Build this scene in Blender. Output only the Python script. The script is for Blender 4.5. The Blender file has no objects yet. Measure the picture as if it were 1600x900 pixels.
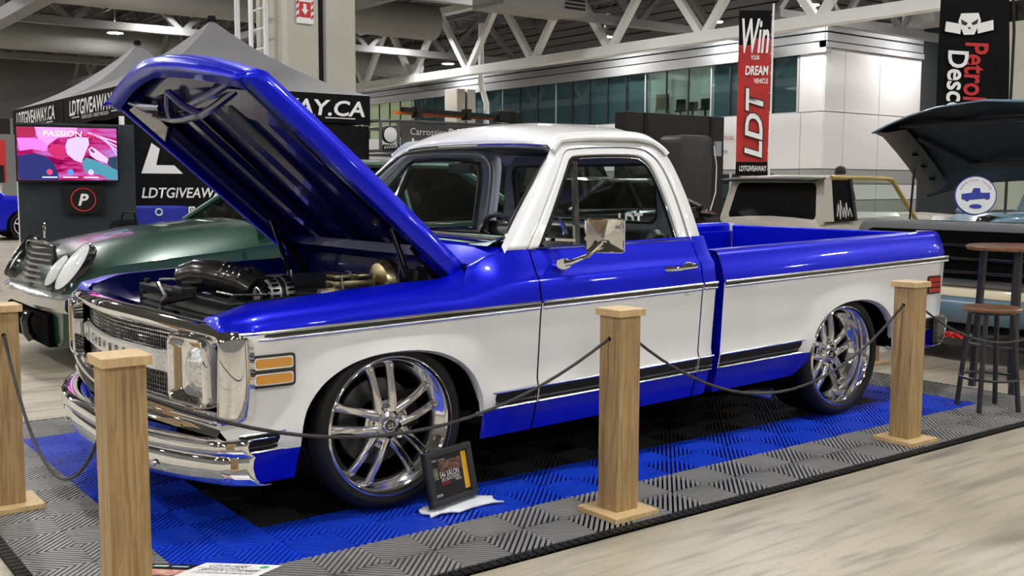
import bpy, bmesh, math, random
from mathutils import Vector, Matrix
random.seed(7)
S = bpy.context.scene
COL = S.collection
PI = math.pi

# ------------------------------------------------------------------ camera, world, exposure
CAM = Vector((-1.5757, -3.2590, 1.2959)); YAW, PITCH, ROLL = 0.64846, 0.09842, 0.00386
fw = Vector((math.sin(YAW)*math.cos(PITCH), math.cos(YAW)*math.cos(PITCH), -math.sin(PITCH)))
rt = Vector((math.cos(YAW), -math.sin(YAW), 0)); upv = rt.cross(fw)
r2 = rt*math.cos(ROLL) + upv*math.sin(ROLL); u2 = -rt*math.sin(ROLL) + upv*math.cos(ROLL)
cd = bpy.data.cameras.new('camera'); cam = bpy.data.objects.new('camera', cd); COL.objects.link(cam)
cam.matrix_world = Matrix(((r2.x, u2.x, -fw.x, CAM.x), (r2.y, u2.y, -fw.y, CAM.y), (r2.z, u2.z, -fw.z, CAM.z), (0, 0, 0, 1)))
cd.sensor_width = 36; cd.lens = 1642.95/1600*36; cd.clip_end = 300
S.camera = cam
w = bpy.data.worlds.new('world'); S.world = w; w.use_nodes = True
w.node_tree.nodes['Background'].inputs[0].default_value = (.8, .85, 1, 1)
w.node_tree.nodes['Background'].inputs[1].default_value = 0.02
S.view_settings.view_transform = 'Standard'; S.view_settings.look = 'None'
S.view_settings.gamma = 1; S.view_settings.use_curve_mapping = False
S.view_settings.exposure = 0.3
LAMP_STRENGTH = 260.0

# ------------------------------------------------------------------ materials
MATS = {}
def mat(name, col, rough=.5, metal=0., coat=0., spec=.5, emit=0., noise=None, bump=None, coords='Object', stretch=(1, 1, 1), col2=None, emit_col=None, detail=4, croughness=.03):
    if name in MATS: return MATS[name]
    m = bpy.data.materials.new(name); m.use_nodes = True; nt = m.node_tree; b = nt.nodes['Principled BSDF']
    b.inputs['Base Color'].default_value = (*col, 1); b.inputs['Roughness'].default_value = rough
    b.inputs['Metallic'].default_value = metal; b.inputs['Coat Weight'].default_value = coat
    b.inputs['Coat Roughness'].default_value = croughness; b.inputs['Specular IOR Level'].default_value = spec
    if emit:
        b.inputs['Emission Color'].default_value = (*(emit_col or col), 1); b.inputs['Emission Strength'].default_value = emit
    if noise or bump:
        tc = nt.nodes.new('ShaderNodeTexCoord'); mp = nt.nodes.new('ShaderNodeMapping'); mp.inputs['Scale'].default_value = stretch
        nt.links.new(tc.outputs[coords], mp.inputs[0])
    if noise:
        sc, amt = noise
        n = nt.nodes.new('ShaderNodeTexNoise'); n.inputs['Scale'].default_value = sc; n.inputs['Detail'].default_value = detail
        nt.links.new(mp.outputs[0], n.inputs['Vector'])
        r = nt.nodes.new('ShaderNodeValToRGB'); r.color_ramp.elements[0].position = .3; r.color_ramp.elements[1].position = .7
        c2 = col2 or tuple(c*(1-amt) for c in col)
        r.color_ramp.elements[0].color = (*c2, 1); r.color_ramp.elements[1].color = (*col, 1)
        nt.links.new(n.outputs['Fac'], r.inputs[0]); nt.links.new(r.outputs[0], b.inputs['Base Color'])
    if bump:
        sc, st = bump
        n = nt.nodes.new('ShaderNodeTexNoise'); n.inputs['Scale'].default_value = sc; n.inputs['Detail'].default_value = 3
        nt.links.new(mp.outputs[0], n.inputs['Vector'])
        bp = nt.nodes.new('ShaderNodeBump'); bp.inputs['Strength'].default_value = st; bp.inputs['Distance'].default_value = .01
        nt.links.new(n.outputs['Fac'], bp.inputs['Height']); nt.links.new(bp.outputs[0], b.inputs['Normal'])
    MATS[name] = m
    return m
def glass(name, tint, refl=.06):
    if name in MATS: return MATS[name]
    m = bpy.data.materials.new(name); m.use_nodes = True; nt = m.node_tree; nt.nodes.clear()
    o = nt.nodes.new('ShaderNodeOutputMaterial'); mx = nt.nodes.new('ShaderNodeMixShader'); t = nt.nodes.new('ShaderNodeBsdfTransparent'); g = nt.nodes.new('ShaderNodeBsdfGlossy')
    lw = nt.nodes.new('ShaderNodeLayerWeight'); lw.inputs[0].default_value = .5     # Schlick from the facing ratio: the same from both sides of a pane
    pw = nt.nodes.new('ShaderNodeMath'); pw.operation = 'POWER'; pw.inputs[1].default_value = 5; nt.links.new(lw.outputs['Facing'], pw.inputs[0])
    fr = nt.nodes.new('ShaderNodeMath'); fr.operation = 'MULTIPLY_ADD'; fr.inputs[1].default_value = 1-refl; fr.inputs[2].default_value = refl; nt.links.new(pw.outputs[0], fr.inputs[0])
    t.inputs[0].default_value = (*tint, 1); g.inputs['Roughness'].default_value = .01
    nt.links.new(fr.outputs[0], mx.inputs[0]); nt.links.new(t.outputs[0], mx.inputs[1]); nt.links.new(g.outputs[0], mx.inputs[2]); nt.links.new(mx.outputs[0], o.inputs[0])
    MATS[name] = m; return m
def oak_mat(name, light, dark):
    m = bpy.data.materials.new(name); m.use_nodes = True; nt = m.node_tree; b = nt.nodes['Principled BSDF']
    b.inputs['Roughness'].default_value = .5
    tc = nt.nodes.new('ShaderNodeTexCoord'); mp = nt.nodes.new('ShaderNodeMapping'); mp.inputs['Scale'].default_value = (28, 28, 1.6)
    oi = nt.nodes.new('ShaderNodeObjectInfo'); ad = nt.nodes.new('ShaderNodeVectorMath'); ad.operation = 'ADD'
    nt.links.new(tc.outputs['Object'], ad.inputs[0]); nt.links.new(oi.outputs['Random'], ad.inputs[1]); nt.links.new(ad.outputs[0], mp.inputs[0])
    n = nt.nodes.new('ShaderNodeTexNoise'); n.inputs['Scale'].default_value = 3.2; n.inputs['Detail'].default_value = 8; n.inputs['Distortion'].default_value = .6
    nt.links.new(mp.outputs[0], n.inputs['Vector'])
    r = nt.nodes.new('ShaderNodeValToRGB'); r.color_ramp.elements[0].position = .32; r.color_ramp.elements[1].position = .62
    r.color_ramp.elements[0].color = (*dark, 1); r.color_ramp.elements[1].color = (*light, 1)
    nt.links.new(n.outputs['Fac'], r.inputs[0]); nt.links.new(r.outputs[0], b.inputs['Base Color'])
    bp = nt.nodes.new('ShaderNodeBump'); bp.inputs['Strength'].default_value = .15; bp.inputs['Distance'].default_value = .003
    nt.links.new(n.outputs['Fac'], bp.inputs['Height']); nt.links.new(bp.outputs[0], b.inputs['Normal'])
    return m
def concrete_mat():
    m = bpy.data.materials.new('polished_concrete'); m.use_nodes = True; nt = m.node_tree; b = nt.nodes['Principled BSDF']
    tc = nt.nodes.new('ShaderNodeTexCoord')
    def nz(scale, rot, stretch, det):
        mp = nt.nodes.new('ShaderNodeMapping'); mp.inputs['Scale'].default_value = stretch; mp.inputs['Rotation'].default_value = (0, 0, rot)
        nt.links.new(tc.outputs['Object'], mp.inputs[0]); n = nt.nodes.new('ShaderNodeTexNoise'); n.inputs['Scale'].default_value = scale; n.inputs['Detail'].default_value = det
        nt.links.new(mp.outputs[0], n.inputs['Vector']); return n.outputs['Fac']
    def mixc(f, a, c, lo, hi):
        r = nt.nodes.new('ShaderNodeMapRange'); r.inputs[1].default_value = lo; r.inputs[2].default_value = hi; nt.links.new(f, r.inputs[0])
        x = nt.nodes.new('ShaderNodeMix'); x.data_type = 'RGBA'; nt.links.new(r.outputs[0], x.inputs[0])
        for s, k in ((a, 6), (c, 7)):
            if isinstance(s, tuple): x.inputs[k].default_value = (*s, 1)
            else: nt.links.new(s, x.inputs[k])
        return x.outputs[2]
    c = mixc(nz(.9, .5, (1, 1, 1), 6), (.345, .31, .235), (.45, .405, .315), .35, .65)
    c = mixc(nz(2.2, -.9, (1, 9, 1), 8), (.27, .245, .195), c, .34, .52)          # worn streaks
    c = mixc(nz(.5, .75, (1, 7, 1), 3), (.17, .155, .125), c, .30, .42)            # tyre marks
    c = mixc(nz(60, 0, (1, 1, 1), 2), (.30, .275, .22), c, .25, .42)
    nt.links.new(c, b.inputs['Base Color']); b.inputs['Roughness'].default_value = .38
    return m

BLUE = mat('blue_candy_paint', (.0008, .006, .66), .3, metal=.4, coat=.5, spec=.25, noise=(900, .12), detail=1)
WHITE = mat('white_paint', (.80, .81, .82), .35, coat=1.)
CHROME = mat('chrome', (.92, .92, .93), .035, metal=1.)
ALU = mat('polished_aluminium', (.86, .86, .87), .14, metal=1.)
BLACK = mat('black_gloss', (.008, .008, .009), .15, coat=.6)
BLACKM = mat('black_satin', (.006, .006, .0065), .45, spec=.3)
RUBBER = mat('tyre_rubber', (.007, .007, .0075), .55, spec=.35, bump=(60, .15))
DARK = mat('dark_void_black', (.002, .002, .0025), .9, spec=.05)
ROPE = mat('black_cord', (.02, .02, .022), .55, bump=(120, .5))
OAK = oak_mat('oak_veneer', (.44, .295, .135), (.25, .155, .065))
OAKB = oak_mat('pale_oak_board', (.64, .46, .24), (.50, .345, .165))
CONC = concrete_mat()
TILEG = mat('grey_rib_plastic', (.26, .26, .265), .38, noise=(3, .18))
TILEK = mat('shaded_dark_rib_plastic', (.018, .0185, .02), .4, noise=(3, .2))  # inner tiles: dark plastic, with under-truck shade also put into the colour
TILEB = mat('blue_rib_plastic', (.008, .055, .68), .36, noise=(3, .15))
GLASS = glass('clear_glass', (.86, .92, .90))
GLASSD = glass('smoked_glass', (.16, .19, .2))
STEEL = mat('grey_painted_steel', (.20, .20, .205), .5, noise=(.6, .12))
STEELW = mat('white_painted_steel', (.85, .86, .87), .45, noise=(.5, .08))
PANELW = mat('white_wall_panel', (.70, .68, .69), .5, noise=(.3, .05))
PANELG = mat('grey_wall_panel', (.30, .30, .30), .6, noise=(.3, .08))
CONCOL = mat('pale_concrete', (.50, .48, .42), .8, noise=(1.2, .14), bump=(9, .15))
LENS = mat('lamp_lens', (1, .97, .9), emit=LAMP_STRENGTH, emit_col=(1., .98, .945))
TXTW = mat('white_lettering', (.82, .82, .82), .5)
TXTK = mat('black_lettering', (.01, .01, .01), .5)
TXTR = mat('red_lettering', (.50, .012, .015), .5)
TXTG = mat('green_sticker', (.06, .42, .13), .5)
TXTB = mat('blue_print', (.015, .03, .32), .5)
FABK = mat('black_fabric', (.007, .007, .008), .8, spec=.12, noise=(6, .35), bump=(5, .35))
FABG = mat('dark_grey_canopy', (.16, .16, .17), .7, noise=(2.5, .15), bump=(3, .15))
FABR = mat('red_banner_fabric', (.52, .02, .018), .65, noise=(7, .3), bump=(6, .5))

# ------------------------------------------------------------------ mesh helpers
class MB:
    def __init__(s): s.v = []; s.f = []; s.m = []
    def add(s, vs, fs, mi=0):
        o = len(s.v); s.v += [tuple(p) for p in vs]; s.f += [tuple(o+i for i in f) for f in fs]; s.m += [mi]*len(fs); return s
    def grid(s, rows, mi=0, closeu=False, closev=False):
        nr, nc = len(rows), len(rows[0]); fs = []
        ms = []
        for i in range(nr if closeu else nr-1):
            for j in range(nc if closev else nc-1):
                i2, j2 = (i+1) % nr, (j+1) % nc
                fs.append((i*nc+j, i*nc+j2, i2*nc+j2, i2*nc+j)); ms.append(mi(i, j) if callable(mi) else mi)
        s.add([p for r in rows for p in r], fs); s.m[-len(fs):] = ms; return s
    def box(s, x0, x1, y0, y1, z0, z1, mi=0):
        return s.add([(x0, y0, z0), (x1, y0, z0), (x1, y1, z0), (x0, y1, z0), (x0, y0, z1), (x1, y0, z1), (x1, y1, z1), (x0, y1, z1)],
                     [(0, 3, 2, 1), (4, 5, 6, 7), (0, 1, 5, 4), (1, 2, 6, 5), (2, 3, 7, 6), (3, 0, 4, 7)], mi)
    def bar(s, p, q, wd, h, mi=0, up=(0, 0, 1)):
        p, q = Vector(p), Vector(q); d = (q-p).normalized(); u = Vector(up)
        if abs(d.dot(u)) > .97: u = Vector((1, 0, 0))
        a = d.cross(u).normalized()*wd/2; b = a.cross(d).normalized()*h/2
        vs = [p-a-b, p+a-b, p+a+b, p-a+b, q-a-b, q+a-b, q+a+b, q-a+b]
        return s.add(vs, [(0, 3, 2, 1), (4, 5, 6, 7), (0, 1, 5, 4), (1, 2, 6, 5), (2, 3, 7, 6), (3, 0, 4, 7)], mi)
    def tube(s, path, r, n=8, mi=0, closed=False, caps=True):
        P = [Vector(p) for p in path]; k = len(P); rows = []; nrm = None
        for i in range(k):
            if closed: t = (P[(i+1) % k]-P[i-1]).normalized()
            else: t = (P[min(i+1, k-1)]-P[max(i-1, 0)]).normalized()
            if nrm is None:
                nrm = t.cross(Vector((0, 0, 1)))
                if nrm.length < .05: nrm = t.cross(Vector((1, 0, 0)))
            nrm = (nrm - t*nrm.dot(t)).normalized(); bn = t.cross(nrm)
            rr = r[i] if isinstance(r, (list, tuple)) else r
            rows.append([P[i]+(nrm*math.cos(2*PI*j/n)+bn*math.sin(2*PI*j/n))*rr for j in range(n)])
        s.grid(rows, mi, closeu=closed, closev=True)
        if caps and not closed:
            o = len(s.v)-k*n; s.f += [tuple(o+j for j in range(n)), tuple(o+(k-1)*n+j for j in reversed(range(n)))]; s.m += [mi, mi]
        return s
    def lathe(s, prof, o, ax, n=32, mi=0, closed=False):
        o = Vector(o); ax = Vector(ax).normalized(); u = ax.cross(Vector((0, 0, 1)))
        if u.length < .05: u = Vector((1, 0, 0))
        u.normalize(); v = ax.cross(u)
        rows = [[o+ax*a+(u*math.cos(2*PI*j/n)+v*math.sin(2*PI*j/n))*r for j in range(n)] for r, a in prof]
        return s.grid(rows, mi, closeu=closed, closev=True)
    def prism(s, poly, fn, d0, d1, mi=0):
        """poly: 2D outline; fn(a, b, d) -> 3D"""
        n = len(poly); vs = [fn(a, b, d0) for a, b in poly]+[fn(a, b, d1) for a, b in poly]
        return s.add(vs, [tuple(range(n)), tuple(range(2*n-1, n-1, -1))]+[(i, (i+1) % n, n+(i+1) % n, n+i) for i in range(n)], mi)
    def sweep(s, path, prof, closed=False, mi=0, up=(0, 0, 1)):
        """prof: list of (side, up) offsets; closed profile"""
        P = [Vector(p) for p in path]; k = len(P); rows = []
        for i in range(k):
            if closed: t = (P[(i+1) % k]-P[i-1]).normalized()
            else: t = (P[min(i+1, k-1)]-P[max(i-1, 0)]).normalized()
            a = t.cross(Vector(up)).normalized(); b = a.cross(t).normalized()
            rows.append([P[i]+a*x+b*y for x, y in prof])
        s.grid(rows, mi, closeu=closed, closev=True); n = len(prof)
        if not closed:
            o = len(s.v)-k*n; s.f += [tuple(o+j for j in range(n)), tuple(o+(k-1)*n+j for j in reversed(range(n)))]; s.m += [mi, mi]
        return s
    def mesh(s, name, mats, smooth=35, bevel=0):
        me = bpy.data.meshes.new(name); me.from_pydata(s.v, [], s.f)
        for m in (mats if isinstance(mats, (list, tuple)) else [mats]): me.materials.append(m)
        me.polygons.foreach_set('material_index', s.m)
        bm = bmesh.new(); bm.from_mesh(me); bmesh.ops.remove_doubles(bm, verts=bm.verts, dist=1e-5)
        bmesh.ops.recalc_face_normals(bm, faces=bm.faces)
        if bevel:
            es = [e for e in bm.edges if len(e.link_faces) == 2 and e.calc_face_angle(0) > .6]
            bmesh.ops.bevel(bm, geom=es, offset=bevel, segments=2, affect='EDGES', profile=.6, clamp_overlap=True)
        bm.to_mesh(me); bm.free()
        if smooth: me.shade_smooth(); me.set_sharp_from_angle(angle=math.radians(smooth))
        me.update(); return me
    def build(s, name, mats, parent=None, smooth=35, bevel=0, solid=0, loc=None, offset=-1):
        o = bpy.data.objects.new(name, s.mesh(name, mats, smooth, bevel)); COL.objects.link(o)
        if parent: o.parent = parent
        if loc: o.location = loc
        if solid:
            md = o.modifiers.new('thickness', 'SOLIDIFY'); md.thickness = solid; md.offset = offset
        return o
def tag(o, label=None, cat=None, group=None, kind=None):
    if label: o['label'] = label
    if cat: o['category'] = cat
    if group: o['group'] = group
    if kind: o['kind'] = kind
    return o
def empty(name, loc=(0, 0, 0), rz=0, label=None, cat=None, group=None):
    o = bpy.data.objects.new(name, None); COL.objects.link(o); o.location = loc; o.rotation_euler = (0, 0, rz); o.empty_display_size = .1
    return tag(o, label, cat, group)
def inst(o, parent=None, loc=None, rot=None, name=None):
    c = o.copy(); COL.objects.link(c)
    if parent is not None: c.parent = parent
    if loc is not None: c.location = loc
    if rot is not None: c.rotation_euler = rot
    if name: c.name = name
    return c
def copy_tree(o, parent=None, loc=None, rot=None):
    c = inst(o, parent, loc, rot)
    for ch in list(o.children): copy_tree(ch, c)
    return c
def text(body, size, o, xdir, ydir, m, parent, name='lettering', depth=.002, shear=0, fit=None, align='CENTER', bold=0, space=1., center=True):
    """flat lettering lying in the plane xdir/ydir, centred on o; fit: (width, height)"""
    cu = bpy.data.curves.new('t', 'FONT'); cu.body = body; cu.size = 1; cu.align_x = align; cu.align_y = 'CENTER'; cu.shear = shear; cu.offset = bold; cu.space_character = space; cu.resolution_u = 3
    t = bpy.data.objects.new('t', cu); COL.objects.link(t)
    me = bpy.data.meshes.new_from_object(t.evaluated_get(bpy.context.evaluated_depsgraph_get()))
    bpy.data.objects.remove(t); bpy.data.curves.remove(cu)
    xs = [v.co.x for v in me.vertices]; ys = [v.co.y for v in me.vertices]
    cx, cy = (max(xs)+min(xs))/2, (max(ys)+min(ys))/2; sx = sy = size
    if not center: cx = min(xs)
    if fit: sx = fit[0]/(max(xs)-min(xs)); sy = fit[1]/(max(ys)-min(ys))
    x, y = Vector(xdir).normalized(), Vector(ydir).normalized(); n = x.cross(y); O = Vector(o)+n*depth
    for v in me.vertices: v.co = O+x*(v.co.x-cx)*sx+y*(v.co.y-cy)*sy
    me.materials.clear(); me.materials.append(m); me.name = name
    ob = bpy.data.objects.new(name, me); COL.objects.link(ob)
    if parent: ob.parent = parent
    return ob
def poly_on(pts, o, xdir, ydir, m, parent, name, depth=.002, thick=.001):
    x, y = Vector(xdir).normalized(), Vector(ydir).normalized(); n = x.cross(y); O = Vector(o)
    b = MB(); b.prism(pts, lambda a, c, d: O+x*a+y*c+n*d, depth-thick, depth); return b.build(name, m, parent, smooth=0)
def circle(r, n=24, cx=0, cy=0, ry=None): return [(cx+r*math.cos(2*PI*i/n), cy+(ry or r)*math.sin(2*PI*i/n)) for i in range(n)]
def rrect(x0, x1, y0, y1, r, n=5):
    out = []
    for cx, cy, a0 in ((x1-r, y0+r, -PI/2), (x1-r, y1-r, 0), (x0+r, y1-r, PI/2), (x0+r, y0+r, PI)):
        out += [(cx+r*math.cos(a0+PI/2*i/n), cy+r*math.sin(a0+PI/2*i/n)) for i in range(n+1)]
    return out
def lerp(a, b, t): return a+(b-a)*t
def sstep(t): t = max(0, min(1, t)); return t*t*(3-2*t)
def interp(tab, x):
    if x <= tab[0][0]: return tab[0][1]
    for (a, va), (b, vb) in zip(tab, tab[1:]):
        if x <= b: return va+(vb-va)*(x-a)/(b-a)
    return tab[-1][1]
def frange(a, b, n): return [a+(b-a)*i/n for i in range(n+1)]
FZ = -.018     # hall floor level; the top of the display mat is z = 0
# ================================================================== the hall
def struct(o): return tag(o, kind='structure')
X0, X1, Y0, Y1 = -28., 31., -22., 62.
CEIL = 9.3
struct(MB().box(X0-.3, 60, Y0-.3, Y1+.3, FZ-.3, FZ).build('floor', CONC, smooth=0))
ceil = struct(MB().box(X0-.3, 60, Y0-.3, Y1+.3, CEIL, CEIL+.2).build('ceiling', mat('roof_deck', (.10, .10, .105), .6, noise=(.4, .1)), smooth=0))
struct(MB().box(X0-.3, X0, Y0, Y1, FZ, CEIL).build('wall_left', mat('hall_wall_grey', (.20, .198, .195), .7, noise=(.2, .1)), smooth=0))
struct(MB().box(X0, 60, Y0-.3, Y0, FZ, CEIL).build('wall_front', MATS['hall_wall_grey'], smooth=0))
wb = struct(MB().box(X0, 60, Y1, Y1+.3, FZ, CEIL).build('wall_back', mat('back_wall_grey', (.12, .118, .115), .7, noise=(.2, .1)), smooth=0))
struct(MB().box(60, 60.3, Y0, Y1, FZ, CEIL).build('wall_right', MATS['hall_wall_grey'], smooth=0))
# pale wall behind the far column, and a grey cladding band
pb = MB()
for i in range(9): pb = MB().box(9+i*2.4, 9+i*2.4+2.36, Y1-.12, Y1, FZ, 4.9).build('panel', MATS['white_wall_panel'] if i > 3 else MATS['grey_wall_panel'], wb, 0)
# ---- office block: long face X = 31 looking down the hall, short face Y = 20.9
XB, YB = 31., 20.9
ob = struct(MB().box(XB+.25, XB+14, YB+.25, Y1, FZ, CEIL).build('wall_office', mat('office_core', (.03, .035, .04), .7), smooth=0))
ZG0, ZG1 = 4.0, 6.1          # window band
def cladding(axis, a, b, z0, z1, m, name='panel', gap=.03, proud=.25, at=0):
    if axis == 'y': return MB().box(XB+.25-proud-.02, XB+.24, a+gap/2, b-gap/2, z0+gap/2, z1-gap/2).build(name, m, ob, 0)
    return MB().box(a+gap/2, b-gap/2, at-.02, at+.24, z0+gap/2, z1-gap/2).build(name, m, ob, 0)
ys = [20.9, 21.9, 23.9, 26.4, 29, 31.6, 34.2, 36.8, 39.4, 42, 44.6, 47.2, 50, 54, 58, 62]
for a, b in zip(ys, ys[1:]):
    cladding('y', a, b, 1.9, ZG0, PANELW)
    for z0, z1, m in ((FZ, .75, PANELG), (.75, 1.35, MATS['white_wall_panel']), (1.35, 1.9, PANELG)): cladding('y', a, b, z0, z1, m)
cladding('y', YB, YB+1.1, ZG0, ZG1+.05, PANELW)
xs = [31., 32.2, 34.4, 37.2]
for a, b in zip(xs, xs[1:]):
    cladding('x', a, b, ZG0, 6.3, PANELW, at=YB); cladding('x', a, b, 1.9, ZG0, PANELW, at=YB)
    for z0, z1, m in ((FZ, .75, PANELG), (.75, 1.35, PANELW), (1.35, 1.9, PANELG)): cladding('x', a, b, z0, z1, m, at=YB)
# ribbed siding above the windows
SID = mat('dark_ribbed_siding', (.20, .205, .215), .55)
for k in range(8):
    z0 = 6.55+k*.34
    MB().box(XB-.06, XB+.24, YB, Y1, z0, z0+.28).build('siding_board', SID, ob, 0)
    MB().box(XB, 37.2, YB-.07, YB+.24, z0, z0+.28).build('siding_board', SID, ob, 0)
MB().box(XB-.1, XB+.24, YB-.1, Y1, 6.12, 6.5).build('head_band', mat('head_band_grey', (.25, .255, .265), .5), ob, 0)
MB().box(XB-.1, 37.2, YB-.12, YB+.2, 6.3, 6.5).build('head_band', MATS['head_band_grey'], ob, 0)
# windows with panes and mullions, room light put into glowing walls behind
MUL = mat('mullion_black', (.02, .02, .022), .4); MULW = mat('mullion_alu', (.45, .46, .47), .4)
ROOMW = mat('lit_room_glow', (.55, .54, .47), .8, emit=.16, emit_col=(.9, .88, .72)); ROOMD = mat('dim_room_glow', (.14, .17, .19), .8, emit=.035, emit_col=(.5, .65, .72)); ROOMO = mat('warm_room_glow', (.7, .55, .33), .8, emit=.4, emit_col=(1., .82, .5))
rooms = [(22.1, 24.4, ROOMD), (24.4, 26.4, ROOMD), (26.4, 30.2, ROOMW), (30.2, 36.3, ROOMD), (36.3, 40.6, ROOMD), (40.6, 44.6, ROOMD), (44.6, 49.5, ROOMD), (49.5, 61.8, ROOMO)]
PANE = glass('office_pane', (.62, .72, .72))
for n, (a, b, m) in enumerate(rooms):
    wn = struct(empty('window_%d' % (n+1), (XB, a, ZG0)))
    k = max(2, round((b-a)/1.25)); d = (b-a)/k
    MB().box(.2, .24, 0, b-a, 0, ZG1-ZG0).build('room_glow_wall', m, wn, 0)
    for i in range(k):
        MB().box(.02, .035, i*d+.03, (i+1)*d-.03, .03, ZG1-ZG0-.03).build('pane', PANE, wn, 0)
        MB().box(0, .07, i*d-.03, i*d+.03, 0, ZG1-ZG0).build('mullion', MULW if i == 0 else MUL, wn, 0)
    MB().box(-.01, .07, 0, b-a, -.04, .03).build('sill', MULW, wn, 0)
# chairs, easel and round light seen in the lit room
e = tag(MB().bar((XB+.12, 29.7, 4.05), (XB+.12, 29.5, 5.1), .05, .05).bar((XB+.12, 28.8, 4.05), (XB+.12, 29.0, 5.1), .05, .05).box(XB+.08, XB+.14, 28.85, 29.6, 4.5, 5.15).build('easel', mat('easel_wood', (.42, .27, .13), .6), smooth=0), 'wooden easel board standing behind the upstairs office windows', 'easel')
for i, (y, h) in enumerate(((28.2, .75), (27.5, .6), (26.8, .7))):
    c_ = empty('office_chair', (XB+.13, y, 4.03), 0, ('black office chair behind the upstairs glass nearest the easel', 'black office chair in the middle of the three upstairs', 'black office chair upstairs farthest right from the easel')[i], 'chair', 'office chairs upstairs')
    MB().box(-.05, .05, -.3, .3, .32, .40).build('seat', BLACKM, c_, 0, .02); MB().box(0, .05, -.26, .26, .40, h+.1).build('backrest', BLACKM, c_, 0, .02)
    MB().bar((0, 0, 0), (0, 0, .32), .06, .06).build('column', BLACKM, c_, 0)
# lettering on the white cladding
text('COURTOIS', .5, (XB-.04, 25.72, 3.17), (0, -1, 0), (0, 0, 1), TXTR, ob, fit=(1.25, .17))
text('STORE', .3, (XB-.04, 25.66, 2.63), (0, -1, 0), (0, 0, 1), TXTK, ob, fit=(.5, .12))
# entrance glass under the banner
d1 = struct(empty('door_1', (XB-.06, 27.4, FZ)))
for i in range(4):
    MB().box(0, .03, -i*1.1-1.05, -i*1.1, .05, 1.75).build('pane', glass('door_pane', (.5, .6, .6)), d1, 0)
    MB().box(-.03, .05, -i*1.1-.05, -i*1.1+.03, 0, 1.8).build('mullion', MULW, d1, 0)
# ---- right-hand grey return wall beyond the office block
struct(MB().box(37.2, 60, 20.9+1.2, 20.9+1.5, FZ, 6.2).build('wall_return', PANELW, smooth=0))
struct(MB().box(37.2, 60, 20.9+1.1, 20.9+1.5, 6.2, CEIL).build('wall_return_top', SID, smooth=0))
# ---- columns
def column(nm, x, y, wd, label, top, slot=True):
    c = empty(nm, (x, y, FZ), 0, label, 'column')
    h = wd/2
    MB().box(-h, -.06, -h, h, 0, top).build('shaft', CONCOL, c, 0, .03)
    MB().box(.06, h, -h, h, 0, top).build('shaft', CONCOL, c, 0, .03)
    MB().box(-.06, .06, -h+.1, h-.1, 0, top-.1).build('slot', BLACKM, c, 0)
    return c
c1 = column('concrete_column', 5.98, 12.1, 1.15, 'tall pale concrete column with caged ladder and red hydrant sign', 8.6)
# ladder on its left face
lad = empty('cage_ladder', (5.26, 12.25, 2.6), 0, 'grey caged steel ladder fixed to the tall concrete column', 'ladder')
for y in (-.28, .28): MB().bar((0, y, 0), (0, y, 6), .06, .05).build('rail', STEELW, lad, 0)
for k in range(20): MB().tube([(0, -.28, .15+k*.3), (0, .28, .15+k*.3)], .016, 6).build('rung', STEELW, lad)
for k in range(5):
    z = .5+k*1.15
    MB().tube([(0, .3, z)]+[(-.38+.02-.36*math.sin(a)*1. + .36, .32*math.cos(a), z) for a in frange(.1, PI-.1, 10)]+[(0, -.3, z)], .014, 6).build('cage_hoop', STEELW, lad)
for a in (.6, 1.57, 2.5): MB().bar((-.36*math.sin(a)-.0, .32*math.cos(a), .4), (-.36*math.sin(a), .32*math.cos(a), 5.8), .03, .03).build('cage_strap', STEELW, lad, 0)
# hydrant sign
hs = empty('hydrant_sign', (5.68, 11.51, 3.95), 0, 'red and white striped sign with a down arrow on the concrete column', 'sign')
MB().box(-.14, .14, -.012, 0, -.26, .26).build('plate', TXTW, hs, 0)
for k in range(5):
    for x in (-.12, .12): poly_on([(x-.02, -.2+k*.1), (x+.02, -.16+k*.1), (x+.02, -.11+k*.1), (x-.02, -.15+k*.1)], (0, -.012, 0), (1, 0, 0), (0, 0, 1), TXTR, hs, 'stripe')
poly_on([(-.095, -.17), (.095, -.17), (.095, .06), (-.095, .06)], (0, -.012, 0), (1, 0, 0), (0, 0, 1), TXTR, hs, 'panel')
poly_on([(-.025, .03), (-.025, -.05), (-.06, -.05), (0, -.13), (.06, -.05), (.025, -.05), (.025, .03)], (0, -.013, 0), (1, 0, 0), (0, 0, 1), TXTW, hs, 'arrow')
poly_on([(-.095, .1), (.095, .1), (.095, .2), (-.095, .2)], (0, -.012, 0), (1, 0, 0), (0, 0, 1), TXTR, hs, 'panel')
column('concrete_column', 24, 34.2, .95, 'far pale concrete column under the white roof truss', 5.3)
pc = empty('drain_pipe', (23.5, 33.3, FZ), 0, 'white drain pipe running down beside the far column', 'pipe')
MB().tube([(.95, 0, 8.0), (.95, 0, 5.5), (1.15, -.1, 4.7), (1.15, -.1, 0)], .12, 8).build('pipe', STEELW, pc)
column('concrete_column', 25.0, 10.6, 1.0, 'cream concrete column behind the black feather flag', 5.4)
pc = empty('drain_pipe', (25.8, 9.6, FZ), 0, 'thick cream drain pipe beside the column at the right edge', 'pipe')
MB().tube([(0, .3, 8.0), (0, .3, 6.3), (.22, 0, 5.7), (.22, 0, 4.8), (.05, 0, 4.3), (.05, 0, 0)], .17, 10).build('pipe', CONCOL, pc)
MB().lathe([(.2, 0), (.2, .14)], (.22, 0, 5.1), (0, 0, 1), 12).build('collar', CONCOL, pc)
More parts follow.
